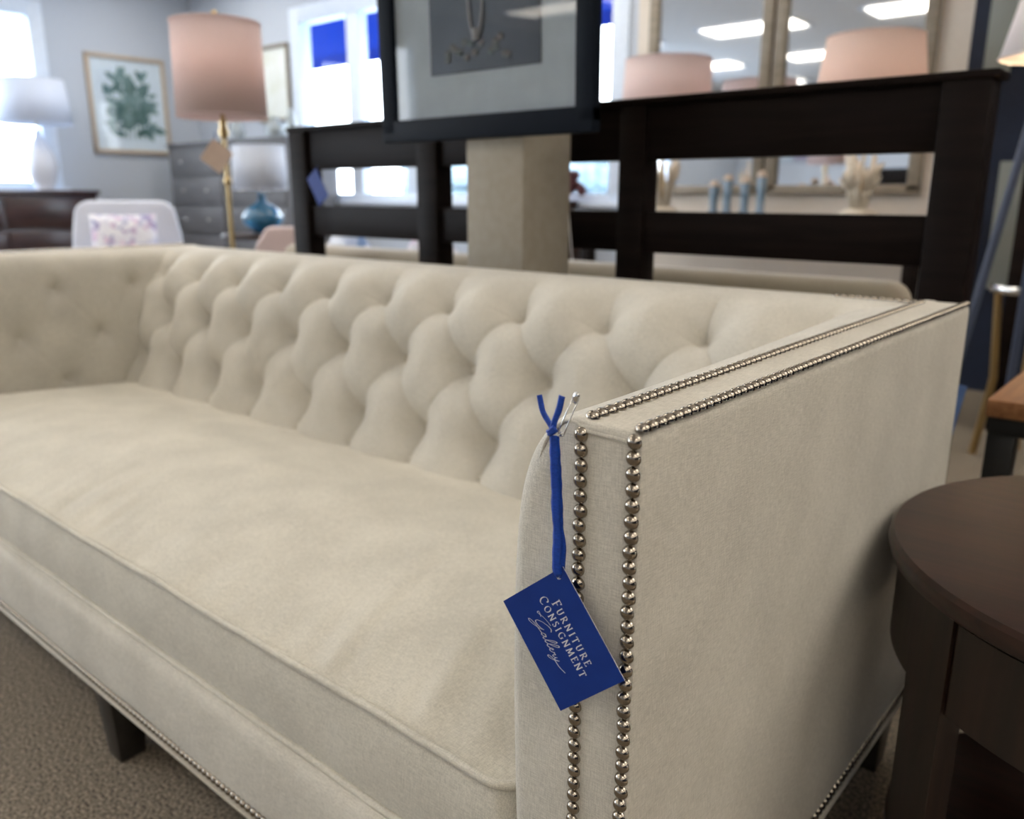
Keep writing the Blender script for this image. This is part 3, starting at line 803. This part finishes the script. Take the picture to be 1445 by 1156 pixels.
window('window_2', 1, YB, W2[0], W2[1], W2[2], W2[3], ((-5.41,.15),(-4.70,.20),(-3.95,.10)), 1)

# troffer lights
t0_ = None
for ix, X_ in enumerate((-6.6,-4.6,-2.6,1.5,3.6)):
    for iy, Y_ in enumerate((-6.4,-3.9,-1.4,1.1,3.3)):
        if t0_ is None:
            e = empty('ceiling_light', (X_, Y_, ZC), 0); t0_ = e
            mb = MB(); mb.box(-.63,.63,-.33,-.29,-.02,.0); mb.box(-.63,.63,.29,.33,-.02,0); mb.box(-.63,-.59,-.29,.29,-.02,0); mb.box(.59,.63,-.29,.29,-.02,0)
            mb.build('frame', M['white'], e); MB().box(-.59,.59,-.29,.29,-.012,-.004).build('diffuser', M['troffer'], e)
        else:
            e = copy_tree(t0_); e.location = (X_, Y_, ZC)
        tag(e, 'flat white rectangular ceiling light panel overhead', 'ceiling light', 'ceiling light panels')

# ------------------------------------------------------------------ outside
M['asphalt'] = noisy('pale_asphalt', (.45,.50,.56), (.55,.60,.66), (3,3,3), rough=.9)
struct(MB().box(-45, 30, 4.6, 45, -.3, -.15).build('ground', M['asphalt']), 'pavement outside the back window')
struct(MB().box(-45, XL-.3, -20, 4.59, -.3, -.15).build('ground', M['asphalt']), 'pavement outside the left window')
M['awn'] = shade_mat('blue_awning_canvas', (.02,.055,.30), .5)
aw = empty('awning', (-4.5,4.36,2.36), 0, 'bright blue canvas awning outside the back window', 'awning')
MB().prism([(0,.56),(1.05,.02),(1.05,.0),(0,.54)], 0, -7.5, 2.2).build('canopy', M['awn'], aw)
MB().box(-7.5, 2.2, 1.05, 1.06, -.10, .02).build('valance', M['awn'], aw)
mb = MB(); mb.tube([(2.1,.0,.30),(2.1,1.03,.0)], .012, 8); mb.build('bracket', M['chrome'], aw)
def leafy(name, c, r, hh, m, label, grp):
    e = empty(name, c, 0, label, 'tree', grp)
    MB().tube([(0,0,-.1),(.02,0,hh*.5),(0,.02,hh)], .06, 8).build('trunk', M['bark'], e)
    mb = MB()
    for k in range(22):
        a, b = random.uniform(0, 6.28), random.uniform(-.8, 1); rr = r*.75*math.sqrt(1-b*b*.6)
        mb.ball((rr*math.cos(a), rr*math.sin(a), hh+b*r), r*random.uniform(.28,.42), 1, 1, .8, 2, .5, 3)
    mb.build('foliage', m, e); return e
M['bark'] = noisy('bark', (.12,.09,.07), (.2,.16,.12), (20,20,4), rough=.9)
M['leaf'] = noisy('teal_leaves', (.09,.13,.15), (.18,.24,.26), (6,6,6), rough=.7)
leafy('tree', (-14.0, 14.0, -.15), 1.15, 1.4, M['leaf'], 'bluish green street tree outside, seen through the gap left of the pillar', 'trees outside the window')
leafy('tree', (-7.3, 11.0, -.15), .95, 1.25, M['leaf'], 'bluish green street tree outside, seen through the gap right of the pillar', 'trees outside the window')

# ------------------------------------------------------------------ mirrors
M['mirror'] = mat('mirror_silver', (.86,.87,.88), .03, metal=1)
M['mirror_frame'] = noisy('taupe_frame', (.20,.17,.13), (.27,.235,.185), (10,10,60), rough=.45)
for i, (x0, x1, lab) in enumerate(((-2.595,-1.808,'tall taupe framed mirror behind the pink shaded lamp nearest the window'),(-1.792,-.965,'tall taupe framed mirror beside the navy wall behind the wider lampshade'))):
    e = empty('wall_mirror', ((x0+x1)/2, YB-.006, .965), 0, lab, 'mirror', 'pair of framed mirrors'); w = (x1-x0)/2; f = .065; H_ = 1.75
    mb = MB(); mb.box(-w, w, -.035, 0, 0, f*.8, .006); mb.box(-w, w, -.035, 0, H_-f, H_, .006); mb.box(-w, -w+f, -.035, 0, .02, H_-.02, .006); mb.box(w-f, w, -.035, 0, .02, H_-.02, .006)
    mb.build('frame', M['mirror_frame'], e)
    MB().box(-w+f*.6, w-f*.6, -.014, -.006, f*.5, H_-f*.5).build('mirror_glass', M['mirror'], e)
# art on the far wall, seen in the mirrors
M['art_blue'] = patterned('blue_abstract', [(0,(.65,.68,.70)),(.4,(.15,.38,.55)),(.6,(.05,.16,.35)),(.8,(.35,.30,.38)),(1,(.6,.65,.7))], 3.2)
for x, z, w, lab in ((-6.4,2.05,1.0,'blue abstract canvas reflected in the mirror by the window'),(-3.6,2.05,1.1,'teal and blue abstract canvas reflected beside the wider lampshade')):
    e = empty('wall_art', (x, YF+.03, z), 0, lab, 'picture', 'blue canvases on the opposite wall')
    MB().box(-w/2, w/2, -.02, .02, -.42, .42, .004).build('canvas', M['art_blue'], e)

# ------------------------------------------------------------------ console, coral lamps, candle holders
con = empty('console_table', (-1.62,3.62,0), 0, 'long dark console table under the mirrors, hidden mostly behind the bed', 'table')
MB().box(-.92,.92,-.24,.24,.83,.87,.004).build('tabletop', M['darkbed'], con)
MB().box(-.88,.88,-.20,.20,.73,.83).build('apron', M['darkbed'], con)
for sx in (-1,1):
    for sy in (-1,1): MB().box(sx*.86-.03, sx*.86+.03, sy*.19-.03, sy*.19+.03, 0, .73, .003).build('leg', M['darkbed'], con)
M['coral'] = noisy('cream_coral', (.60,.54,.44), (.72,.66,.56), (60,60,60), rough=.7, bump=.4)
M['pink'] = shade_mat('blush_linen_shade', (.80,.69,.68), .45)
M['paleshade'] = shade_mat('pale_pink_shade', (.86,.72,.66), .45)
M['brass'] = mat('aged_brass', (.50,.36,.17), .28, metal=1)
def lampshade(par, m, rb, rt, z0, z1, name='lamp_shade', n=64):
    mb = MB(); mb.lathe([(rb,z0),(rt,z1)], n=n, cap=False); s = mb.build(name, m, par, smooth=True)
    s.modifiers.new('thickness', 'SOLIDIFY').thickness = .002
    for r_2, z_2 in ((rb, z0), (rt, z1)):
        mb = MB(); mb.tube([(r_2*math.cos(a), r_2*math.sin(a), z_2) for a in [2*math.pi*k/n for k in range(n)]], .0035, 6, closed=True)
        mb.build('trim', m, s, smooth=True)
    return s
def bulb(par, z, power, col=(1,.78,.60)):
    MB().ball((0,0,z), .032, 1, 1, 1.2, 2).build('bulb', emit('lit_bulb', col, power*1.2), par, smooth=True)
def coral_lamp(x, y, rb, rt, z0, z1, m, label, seed, pw):
    e = empty('table_lamp', (x, y, .87), 0, label, 'lamp', 'cream coral lamps on the console'); rnd = random.Random(seed)
    mb = MB(); mb.lathe([(.085,0),(.088,.012),(.07,.022),(.05,.03),(0,.034)], n=24)
    for k in range(9):
        a = k*2.4; r = .02+.05*rnd.random()
        p0 = (.02*math.cos(a), .02*math.sin(a), .02); p1 = (r*math.cos(a), r*math.sin(a), .10+.05*rnd.random()); p2 = (r*1.6*math.cos(a+.3), r*1.6*math.sin(a+.3), .22+.10*rnd.random())
        mb.tube([p0, p1, p2], [.017,.013,.007], 8)
        for j in range(3):
            b = a+rnd.uniform(-1.2,1.2); mb.tube([p1, (p1[0]+.05*math.cos(b), p1[1]+.05*math.sin(b), p1[2]+.06+.03*j)], [.010,.005], 7)
    mb.build('coral_base', M['coral'], e, smooth=True)
    MB().tube([(0,0,.02),(0,0,z1-.87+.015)], .007, 10).build('stem', M['brass'], e)
    lampshade(e, m, rb, rt, z0-.87, z1-.87); bulb(e, (z0+z1)/2-.87-.02, pw)
    return e
coral_lamp(-2.13, 3.62, .240, .225, 1.335, 1.650, M['pink'], 'table lamp with blush pink drum shade standing left on the console', 3, 16)
coral_lamp(-1.075, 3.62, .250, .205, 1.335, 1.650, M['paleshade'], 'table lamp with wide pale pink shade standing right on the console', 9, 26)
M['blueglass'] = mat('pale_blue_glass', (.35,.50,.66), .1, trans=.5)
M['candle'] = noisy('tan_wax', (.50,.40,.32), (.58,.48,.40), (40,40,40), rough=.6)
cw = ['shortest candle holder at the left end of the four','second candle holder from the left of the four','third candle holder from the left of the four','rightmost candle holder of the four']
for i, (x, h) in enumerate(((-1.812,.135),(-1.735,.165),(-1.640,.150),(-1.552,.180))):
    e = empty('candle_holder', (x, 3.60, .87), 0, 'pale blue glass ' + cw[i] + ' on the console', 'candle holder', 'blue glass candle holders')
    MB().lathe([(.026,0),(.028,.008),(.019,.02),(.021,h*.6),(.026,h),(.021,h),(.017,.03),(0,.028)], n=20, cap=False).build('glass_cup', M['blueglass'], e, smooth=True)
    MB().ball((0,0,h+.008), .026, 1, 1, .9, 2).build('candle', M['candle'], e, smooth=True)
# maroon plant on the sill
M['maroon'] = noisy('maroon_leaves', (.06,.015,.02), (.11,.03,.035), (30,30,30), rough=.6)
e = empty('potted_plant', (-3.10,4.05,.87), 0, 'dark maroon leafy plant standing by the sill of the back window', 'plant')
MB().lathe([(.05,-.87),(.10,-.87),(.11,-.25),(.02,-.22),(.06,-.02),(.075,.05),(.07,.055),(0,.05)], n=20).build('planter', M['espresso'], e)
mb = MB()
for k in range(26):
    a = k*2.4; r = .03+.11*random.random(); mb.ball((r*math.cos(a), r*math.sin(a)*.7, .08+.22*(1-r/.16)*random.uniform(.5,1)), .04, 1, .6, .8, 1, .4, 5)
mb.build('leaves', M['maroon'], e)

# ------------------------------------------------------------------ pink shaded floor lamp
fl = empty('floor_lamp', (-2.56,1.245,0), 0, 'brass floor lamp with blush pink drum shade beyond the far sofa corner', 'lamp')
MB().lathe([(0,0),(.13,0),(.135,.008),(.13,.016),(.03,.022),(.012,.05),(0,.05)], n=40).build('base', M['brass'], fl)
MB().tube([(0,0,.04),(0,0,1.26)], .008, 14).build('pole', M['brass'], fl)
MB().lathe([(0,.99),(.012,.995),(.014,1.005),(.011,1.02),(0,1.03)], n=16).build('joint', M['brass'], fl)
MB().lathe([(.0,1.15),(.014,1.16),(.018,1.18),(.012,1.20),(.015,1.22),(.0,1.23)], n=16).build('socket', M['brass'], fl)
lampshade(fl, M['pink'], .158, .153, 1.232, 1.545)
MB().tube([(0,0,1.23),(0,0,1.575)], .004, 8).build('harp', M['brass'], fl)
MB().ball((0,0,1.575), .012, 1,1,1,2).build('finial', M['brass'], fl, smooth=True)
bulb(fl, 1.42, 12, (1,.78,.62))
M['kraft'] = noisy('kraft_card', (.52,.40,.33), (.57,.45,.37), (30,30,30), rough=.8)
dtag('price_tag', (-2.555,1.205,1.095), .088, .088, R_(38), M['kraft'], 'square kraft price tag hanging tilted from the brass floor lamp', facing=R_(40), string=.03)

# ------------------------------------------------------------------ botanical picture on the left wall
M['oak'] = noisy('light_oak', (.42,.34,.26), (.50,.41,.32), (60,6,60), rough=.5)
M['paper'] = noisy('white_paper', (.66,.69,.73), (.70,.73,.77), (20,20,20), rough=.8)
bp_ = empty('framed_picture', (XL+.005, 3.50, 1.335), 0, 'oak framed botanical print with dark green leaves on the left wall', 'picture')
PW, PH = .375, .875
mb = MB(); mb.box(0,.03,-PW,PW,0,.035,.004); mb.box(0,.03,-PW,PW,PH-.035,PH,.004); mb.box(0,.03,-PW,-PW+.035,.01,PH-.01,.004); mb.box(0,.03,PW-.035,PW,.01,PH-.01,.004)
mb.build('frame', M['oak'], bp_)
MB().box(.004,.010,-PW+.02,PW-.02,.02,PH-.02).build('paper', M['paper'], bp_)
rnd = random.Random(4); V, Fc = [], []
for k in range(90):
    base_ = (rnd.uniform(-.22,.20), rnd.uniform(.20,.68)); a = rnd.uniform(0, 6.28); ln = rnd.uniform(.08,.17); w = ln*.22; b = len(V)
    pts = []
    for t in range(9): s_ = t/8; pts.append((s_*ln, w*math.sin(math.pi*s_)**.8))
    for t in range(7, 0, -1): s_ = t/8; pts.append((s_*ln, -w*math.sin(math.pi*s_)**.8))
    for (u_, v_) in pts: V.append((.011+k*.00002, base_[0]+u_*math.cos(a)-v_*math.sin(a), base_[1]+u_*math.sin(a)+v_*math.cos(a)))
    Fc.append(tuple(range(b, len(V))))
for k in range(5):
    b = len(V); y0 = -.02+.05*k-.04
    for (y, z) in ((y0,.13),(y0+.012,.13),(.02+.02*k,.5),(.0+.02*k,.5)): V.append((.0105, y, z))
    Fc.append((b,b+1,b+2,b+3))
link_mesh('leaf_print', V, Fc, noisy('printed_green', (.05,.11,.10), (.17,.25,.24), (7,7,7), rough=.7, lo=.4, hi=.6), bp_, smooth=False)
MB().box(.022,.024,-PW+.03,PW-.03,.03,PH-.03).build('glass', M['glass'], bp_)
sp_ = empty('framed_picture', (-6.52, YB-.004, 1.60), 0, 'small pale framed print on the back wall behind the pink floor lamp shade', 'picture')
mb = MB(); mb.box(-.24,.24,-.025,0,0,.03,.003); mb.box(-.24,.24,-.025,0,.62,.65,.003); mb.box(-.24,-.21,-.025,0,.01,.64,.003); mb.box(.21,.24,-.025,0,.01,.64,.003); mb.build('frame', M['mirror_frame'], sp_)
MB().box(-.22,.22,-.008,-.003,.01,.64).build('paper', noisy('washed_print', (.62,.66,.60), (.72,.76,.78), (5,5,5), rough=.8), sp_)

# ------------------------------------------------------------------ dresser + white lamp at the left window
M['mahog'] = wood('dark_mahogany', (.020,.010,.012), (.050,.022,.020), .3, (50,5,50), .3)
dr = empty('dresser', (-7.62,1.75,0), 0, 'dark mahogany dresser under the left window', 'dresser')
MB().box(-.25,.25,-1.12,1.12,.08,.955,.006).build('body', M['mahog'], dr)
MB().box(-.26,.28,-1.14,1.14,.955,.992,.006).build('top', M['mahog'], dr)
for iy in range(3):
    for iz in range(3):
        y0 = -1.08+iy*.725; z0 = .13+iz*.275
        d = MB().box(.25,.266,y0,y0+.70,z0,z0+.25,.004).build('drawer', M['mahog'], dr)
        MB().tube([(.275,y0+.28,z0+.125),(.29,y0+.30,z0+.125),(.29,y0+.40,z0+.125),(.275,y0+.42,z0+.125)], .006, 8).build('handle', M['espresso'], d)
for sx in (-.2,.2):
    for sy in (-1.05,1.05): MB().box(sx-.03,sx+.03,sy-.03,sy+.03,0,.09).build('foot', M['mahog'], dr)
M['offshade'] = shade_mat('white_linen_shade', (.72,.76,.84), .35)
M['ceram'] = mat('white_ceramic', (.62,.65,.74), .25, coat=.4)
wl = empty('table_lamp', (-7.58,2.53,.992), 0, 'unlit white ceramic table lamp on the dresser by the left window', 'lamp')
MB().lathe([(.07,0),(.075,.01),(.07,.02),(.10,.09),(.125,.19),(.11,.30),(.06,.39),(.03,.44),(.022,.50),(0,.50)], n=32).build('base', M['ceram'], wl, smooth=True)
MB().tube([(0,0,.48),(0,0,.92)], .006, 8).build('stem', M['brass'], wl)
lampshade(wl, M['offshade'], .285, .245, .545, .895)

# ------------------------------------------------------------------ tall grey chests
M['greywood'] = wood('grey_washed_wood', (.095,.095,.105), (.15,.15,.16), .5, (5,50,50), 0)
def chest(x, w, label):
    e = empty('chest_of_drawers', (x, 3.88, 0), 0, label, 'chest', 'grey chests by the back wall')
    MB().box(-w/2,w/2,-.25,.25,.06,1.39,.005).build('body', M['greywood'], e)
    MB().box(-w/2-.01,w/2+.01,-.27,.26,1.39,1.415,.004).build('top', M['greywood'], e)
    for k in range(5):
        d = MB().box(-w/2+.03,w/2-.03,-.266,-.25,.10+k*.257,.335+k*.257,.004).build('drawer', M['greywood'], e)
        for s_ in (-1,1): MB().ball((s_*w*.22,-.278,.22+k*.257), .014, 1,1,1,1).build('knob', M['chrome'], d, smooth=True)
    for sx in (-1,1):
        for sy in (-.2,.2): MB().box(sx*(w/2-.04)-.025,sx*(w/2-.04)+.025,sy-.025,sy+.025,0,.07).build('foot', M['greywood'], e)
chest(-7.02, .92, 'tall grey wooden chest of drawers in the room corner')
chest(-6.05, .92, 'tall grey wooden chest of drawers behind the pink floor lamp')
M['vase'] = mat('smoke_glass', (.45,.50,.52), .12, trans=.4)
for i, (x, r, h, lab) in enumerate(((-6.55,.06,.20,'small grey glass vase on the chest left of the brass lamp socket'),(-5.98,.09,.17,'round grey glass vase on the chest right of the brass lamp socket'),(-5.75,.05,.23,'slim grey glass vase at the right end of the chest top'))):
    o = MB().lathe([(r*.6,0),(r,.35*h),(r*.8,.7*h),(r*.35,.85*h),(r*.5,h),(r*.4,h),(r*.25,.85*h),(r*.6,.6*h),(0,.1*h)], n=20, cap=False).build('vase', M['vase'], None, smooth=True)
    o.location = (x, 3.80, 1.415); tag(o, lab, 'vase', 'grey glass vases')

# ------------------------------------------------------------------ armchair with printed pillow
M['pale_up'] = fabric('pale_blue_grey_linen', (.60,.62,.70), (.52,.54,.62), .3, .5)
ac = empty('armchair', (-4.52,1.76,0), R_(-65), 'pale blue grey upholstered armchair left of the brass floor lamp', 'armchair')
ac.rotation_euler = (0,0,R_(62))
def T(name, m, *a, **k): return MB().box(*a, **k).build(name, m, ac, smooth=False)
MB().box(-.34,.34,-.36,.36,.18,.36,.03,4).build('seat_frame', M['pale_up'], ac)
MB().box(-.25,.25,-.38,.22,.36,.50,.05,5).build('seat_cushion', M['pale_up'], ac)
mb = MB(); mb.prism([(-.31,.34),(-.30,.70),(-.27,.88),(-.22,.925),(.22,.925),(.27,.88),(.30,.70),(.31,.34)], 1, .20, .34, .03); mb.build('backrest', M['pale_up'], ac)
for s_ in (-1,1):
    mb = MB(); mb.box(min(s_*.26,s_*.36), max(s_*.26,s_*.36), -.36,.30,.30,.62,.035,5); mb.build('armrest', M['pale_up'], ac)
for sx in (-.28,.28):
    for sy in (-.30,.30): MB().lathe([(0,0),(.014,0),(.024,.19),(0,.19)], (sx,sy,0), n=12).build('leg', M['espresso'], ac)
o = cushion_mesh(.34, .34, .12, 16, m=M['pat1'], name='throw_pillow'); o.location = (-4.52+.12*math.sin(R_(62)), 1.76-.12*math.cos(R_(62)), .685); o.rotation_euler = (R_(-12),0,R_(62))
tag(o, 'square pillow with blue and lilac print leaning in the pale armchair', 'pillow')

# ------------------------------------------------------------------ end table with white lamp on a blue glass base
tt = (-4.27,2.50)
et = empty('end_table', (tt[0],tt[1],0), 0, 'small dark end table under the blue glass lamp', 'side table')
MB().lathe([(0,.70),(.25,.70),(.255,.715),(.25,.73),(0,.73)], n=40).build('tabletop', M['espresso'], et)
MB().tube([(0,0,.05),(0,0,.70)], .03, 12).build('pedestal', M['espresso'], et)
MB().lathe([(0,0),(.17,0),(.17,.03),(.05,.06),(0,.06)], n=32).build('base', M['espresso'], et)
M['deepblue'] = mat('teal_blue_glass', (.03,.16,.30), .08, coat=.5, trans=.3)
bl = empty('table_lamp', (tt[0],tt[1],.73), 0, 'table lamp with white drum shade on a teal blue glass base', 'lamp')
MB().lathe([(.05,0),(.06,.01),(.115,.06),(.125,.10),(.09,.15),(.03,.185),(.02,.25),(0,.25)], n=32).build('base', M['deepblue'], bl, smooth=True)
lampshade(bl, M['offshade'], .160, .155, .262, .515)
MB().tube([(0,0,.2),(0,0,.50)], .005, 8).build('stem', M['brass'], bl)
# blush slipper chair
M['blush'] = fabric('blush_fabric', (.50,.40,.39), (.44,.35,.34), .3, .5)
sc = empty('slipper_chair', (-3.15,1.90,0), R_(50), 'blush pink slipper chair whose back shows beside the headboard', 'chair')
MB().box(-.27,.27,-.30,.26,.20,.42,.05,5).build('seat', M['blush'], sc)
mb = MB(); mb.prism([(-.25,.38),(-.23,.74),(-.15,.845),(.15,.845),(.23,.74),(.25,.38)], 1, .17, .28, .03); mb.build('backrest', M['blush'], sc)
for sx in (-.2,.2):
    for sy in (-.22,.2): MB().lathe([(0,0),(.012,0),(.022,.21),(0,.21)], (sx,sy,0), n=12).build('leg', M['espresso'], sc)

sc.scale = (.78,.78,.955)
# ------------------------------------------------------------------ right side: wood and black table, brass drum table, tripod lamp
M['honey'] = wood('honey_brown_wood', (.20,.085,.035), (.34,.16,.07), .4, (60,5,60), .15)
M['black'] = noisy('matte_black_metal', (.008,.008,.008), (.012,.012,.012), (40,40,40), rough=.5)
ot = empty('end_table', (.32,1.56,0), 0, 'black framed table with honey brown wooden top beyond the round table', 'table')
ox, oy = .32, 1.56
MB().box(.003-ox,.62-ox,1.165-oy,1.95-oy,.578,.610,.003).build('tabletop', M['honey'], ot)
MB().box(.010-ox,.61-ox,1.172-oy,1.942-oy,.545,.578,.002).build('apron', M['black'], ot)
for x0 in (.010,.565):
    for y0 in (1.172,1.897): MB().box(x0-ox,x0+.045-ox,y0-oy,y0+.045-oy,0,.545,.002).build('leg', M['black'], ot)
MB().box(.055-ox,.565-ox,1.18-oy,1.20-oy,.10,.13).build('stretcher', M['black'], ot)
MB().box(.055-ox,.565-ox,1.915-oy,1.935-oy,.10,.13).build('stretcher', M['black'], ot)
bs = empty('pedestal_table', (-.235,3.05,0), 0, 'small brass legged table with round silver top on the right', 'side table')
MB().lathe([(0,.62),(.135,.62),(.14,.628),(.14,.640),(.135,.648),(0,.648)], n=40).build('tabletop', M['chrome'], bs)
for k in range(3):
    a = 3.6+k*2.094; MB().tube([(.11*math.cos(a),.11*math.sin(a),.62),(.085*math.cos(a),.085*math.sin(a),.30),(.12*math.cos(a),.12*math.sin(a),0)], .014, 10).build('leg', M['brass'], bs)
M['lampwhite2'] = shade_mat('bright_white_shade', (.88,.87,.84), .6)
M['lampwhite'] = shade_mat('white_cone_shade', (.86,.80,.80), .12)
tl = empty('tripod_lamp', (-.195,2.67,0), 0, 'lit floor lamp with white cone shade and slate blue tripod legs at the right edge', 'lamp')
M['slate'] = mat('slate_blue_metal', (.05,.065,.11), .55)
base_a = math.atan2(-Rt.y, -Rt.x)
for k in range(3):
    a = base_a+k*2*math.pi/3
    MB().tube([(.035*math.cos(a), .035*math.sin(a), 1.40), (.26*math.cos(a), .26*math.sin(a), 0.0)], .014, 10).build('leg', M['slate'], tl)
MB().lathe([(0,1.37),(.05,1.375),(.055,1.39),(.03,1.41),(0,1.41)], n=24).build('hub', M['slate'], tl)
MB().tube([(0,0,1.38),(0,0,1.60)], .006, 8).build('stem', M['slate'], tl)
lampshade(tl, M['lampwhite'], .172, .112, 1.375, 1.645); bulb(tl, 1.47, 120, (1,.74,.45))
hb = empty('headboard', (.25,3.42,0), 0, 'plain dark wooden headboard standing behind the tripod lamp', 'headboard')
MB().box(-.64,.75,-.025,.025,1.10,1.42,.004).build('panel', M['darkbed'], hb)
for x in (-.60,.71): MB().box(x-.03,x+.03,-.03,.03,0,1.12,.003).build('post', M['darkbed'], hb)
# added lamp and low table out of frame, brightening the sofa's outer side panel
ex_ = (1.55, .42)
lt = empty('end_table', (ex_[0],ex_[1],0), 0, 'added low white end table right of the round side table, out of view', 'side table')
MB().lathe([(0,.48),(.24,.48),(.245,.49),(.24,.50),(0,.50)], n=40).build('tabletop', M['white'], lt)
MB().tube([(0,0,.03),(0,0,.48)], .025, 12).build('pedestal', M['white'], lt)
MB().lathe([(0,0),(.17,0),(.17,.02),(.03,.05),(0,.05)], n=32).build('base', M['white'], lt)
el = empty('table_lamp', (ex_[0],ex_[1],.50), 0, 'added fill lamp with white drum shade on the low white end table, out of view', 'lamp')
MB().lathe([(.06,0),(.065,.01),(.09,.07),(.08,.14),(.025,.20),(.015,.26),(0,.26)], n=32).build('base', M['ceram'], el, smooth=True)
lampshade(el, M['lampwhite2'], .19, .17, .25, .56); bulb(el, .40, 60, (1,.90,.78))
pl = bpy.data.lights.new('added_fill_light', 'POINT'); pl.energy = 140; pl.color = (1,.93,.85); pl.shadow_soft_size = .05
plo = bpy.data.objects.new('added_fill_light', pl); COL.objects.link(plo); plo.parent = el; plo.location = (0,0,.455)
MB().tube([(0,0,.2),(0,0,.55)], .005, 8).build('stem', M['brass'], el)
# narrow grey artworks on the navy wall
M['ink'] = patterned('ink_blots', [(0,(.24,.26,.25)),(.72,(.26,.28,.26)),(.8,(.02,.03,.04)),(1,(.03,.04,.05))], 7)
for x0, x1, z0, z1, lab in ((-.745,-.635,1.50,2.20,'narrow grey ink blot panel high on the navy wall'),(-.615,-.50,.52,1.12,'narrow grey ink blot panel low on the navy wall')):
    e = empty('wall_art', ((x0+x1)/2, YB-.012, z0), 0, lab, 'picture', 'grey ink blot panels on the navy wall'); w = (x1-x0)/2
    MB().box(-w,w,-.03,0,0,z1-z0,.003).build('canvas', M['ink'], e)

# ================================================================== LIGHT
w = bpy.data.worlds.new('world'); scene.world = w; w.use_nodes = True; nt = w.node_tree
bg = nt.nodes['Background']; bg.inputs[1].default_value = 7.0
tc = nt.nodes.new('ShaderNodeTexCoord'); sx = nt.nodes.new('ShaderNodeSeparateXYZ'); rp = nt.nodes.new('ShaderNodeValToRGB')
nt.links.new(tc.outputs['Generated'], sx.inputs[0]); nt.links.new(sx.outputs['Z'], rp.inputs['Fac']); nt.links.new(rp.outputs['Color'], bg.inputs[0])
rp.color_ramp.elements[0].color = (.95,.97,1,1); rp.color_ramp.elements[1].position = .5; rp.color_ramp.elements[1].color = (.78,.87,1,1)

scene.view_settings.view_transform = 'Standard'
scene.view_settings.look = 'None'
scene.view_settings.exposure = 0.72
scene.view_settings.gamma = 1
scene.view_settings.use_curve_mapping = False
cy = scene.cycles
cy.use_denoising = True
cy.max_bounces = 8; cy.diffuse_bounces = 4; cy.glossy_bounces = 4; cy.transmission_bounces = 6; cy.transparent_max_bounces = 8
cy.sample_clamp_indirect = 6
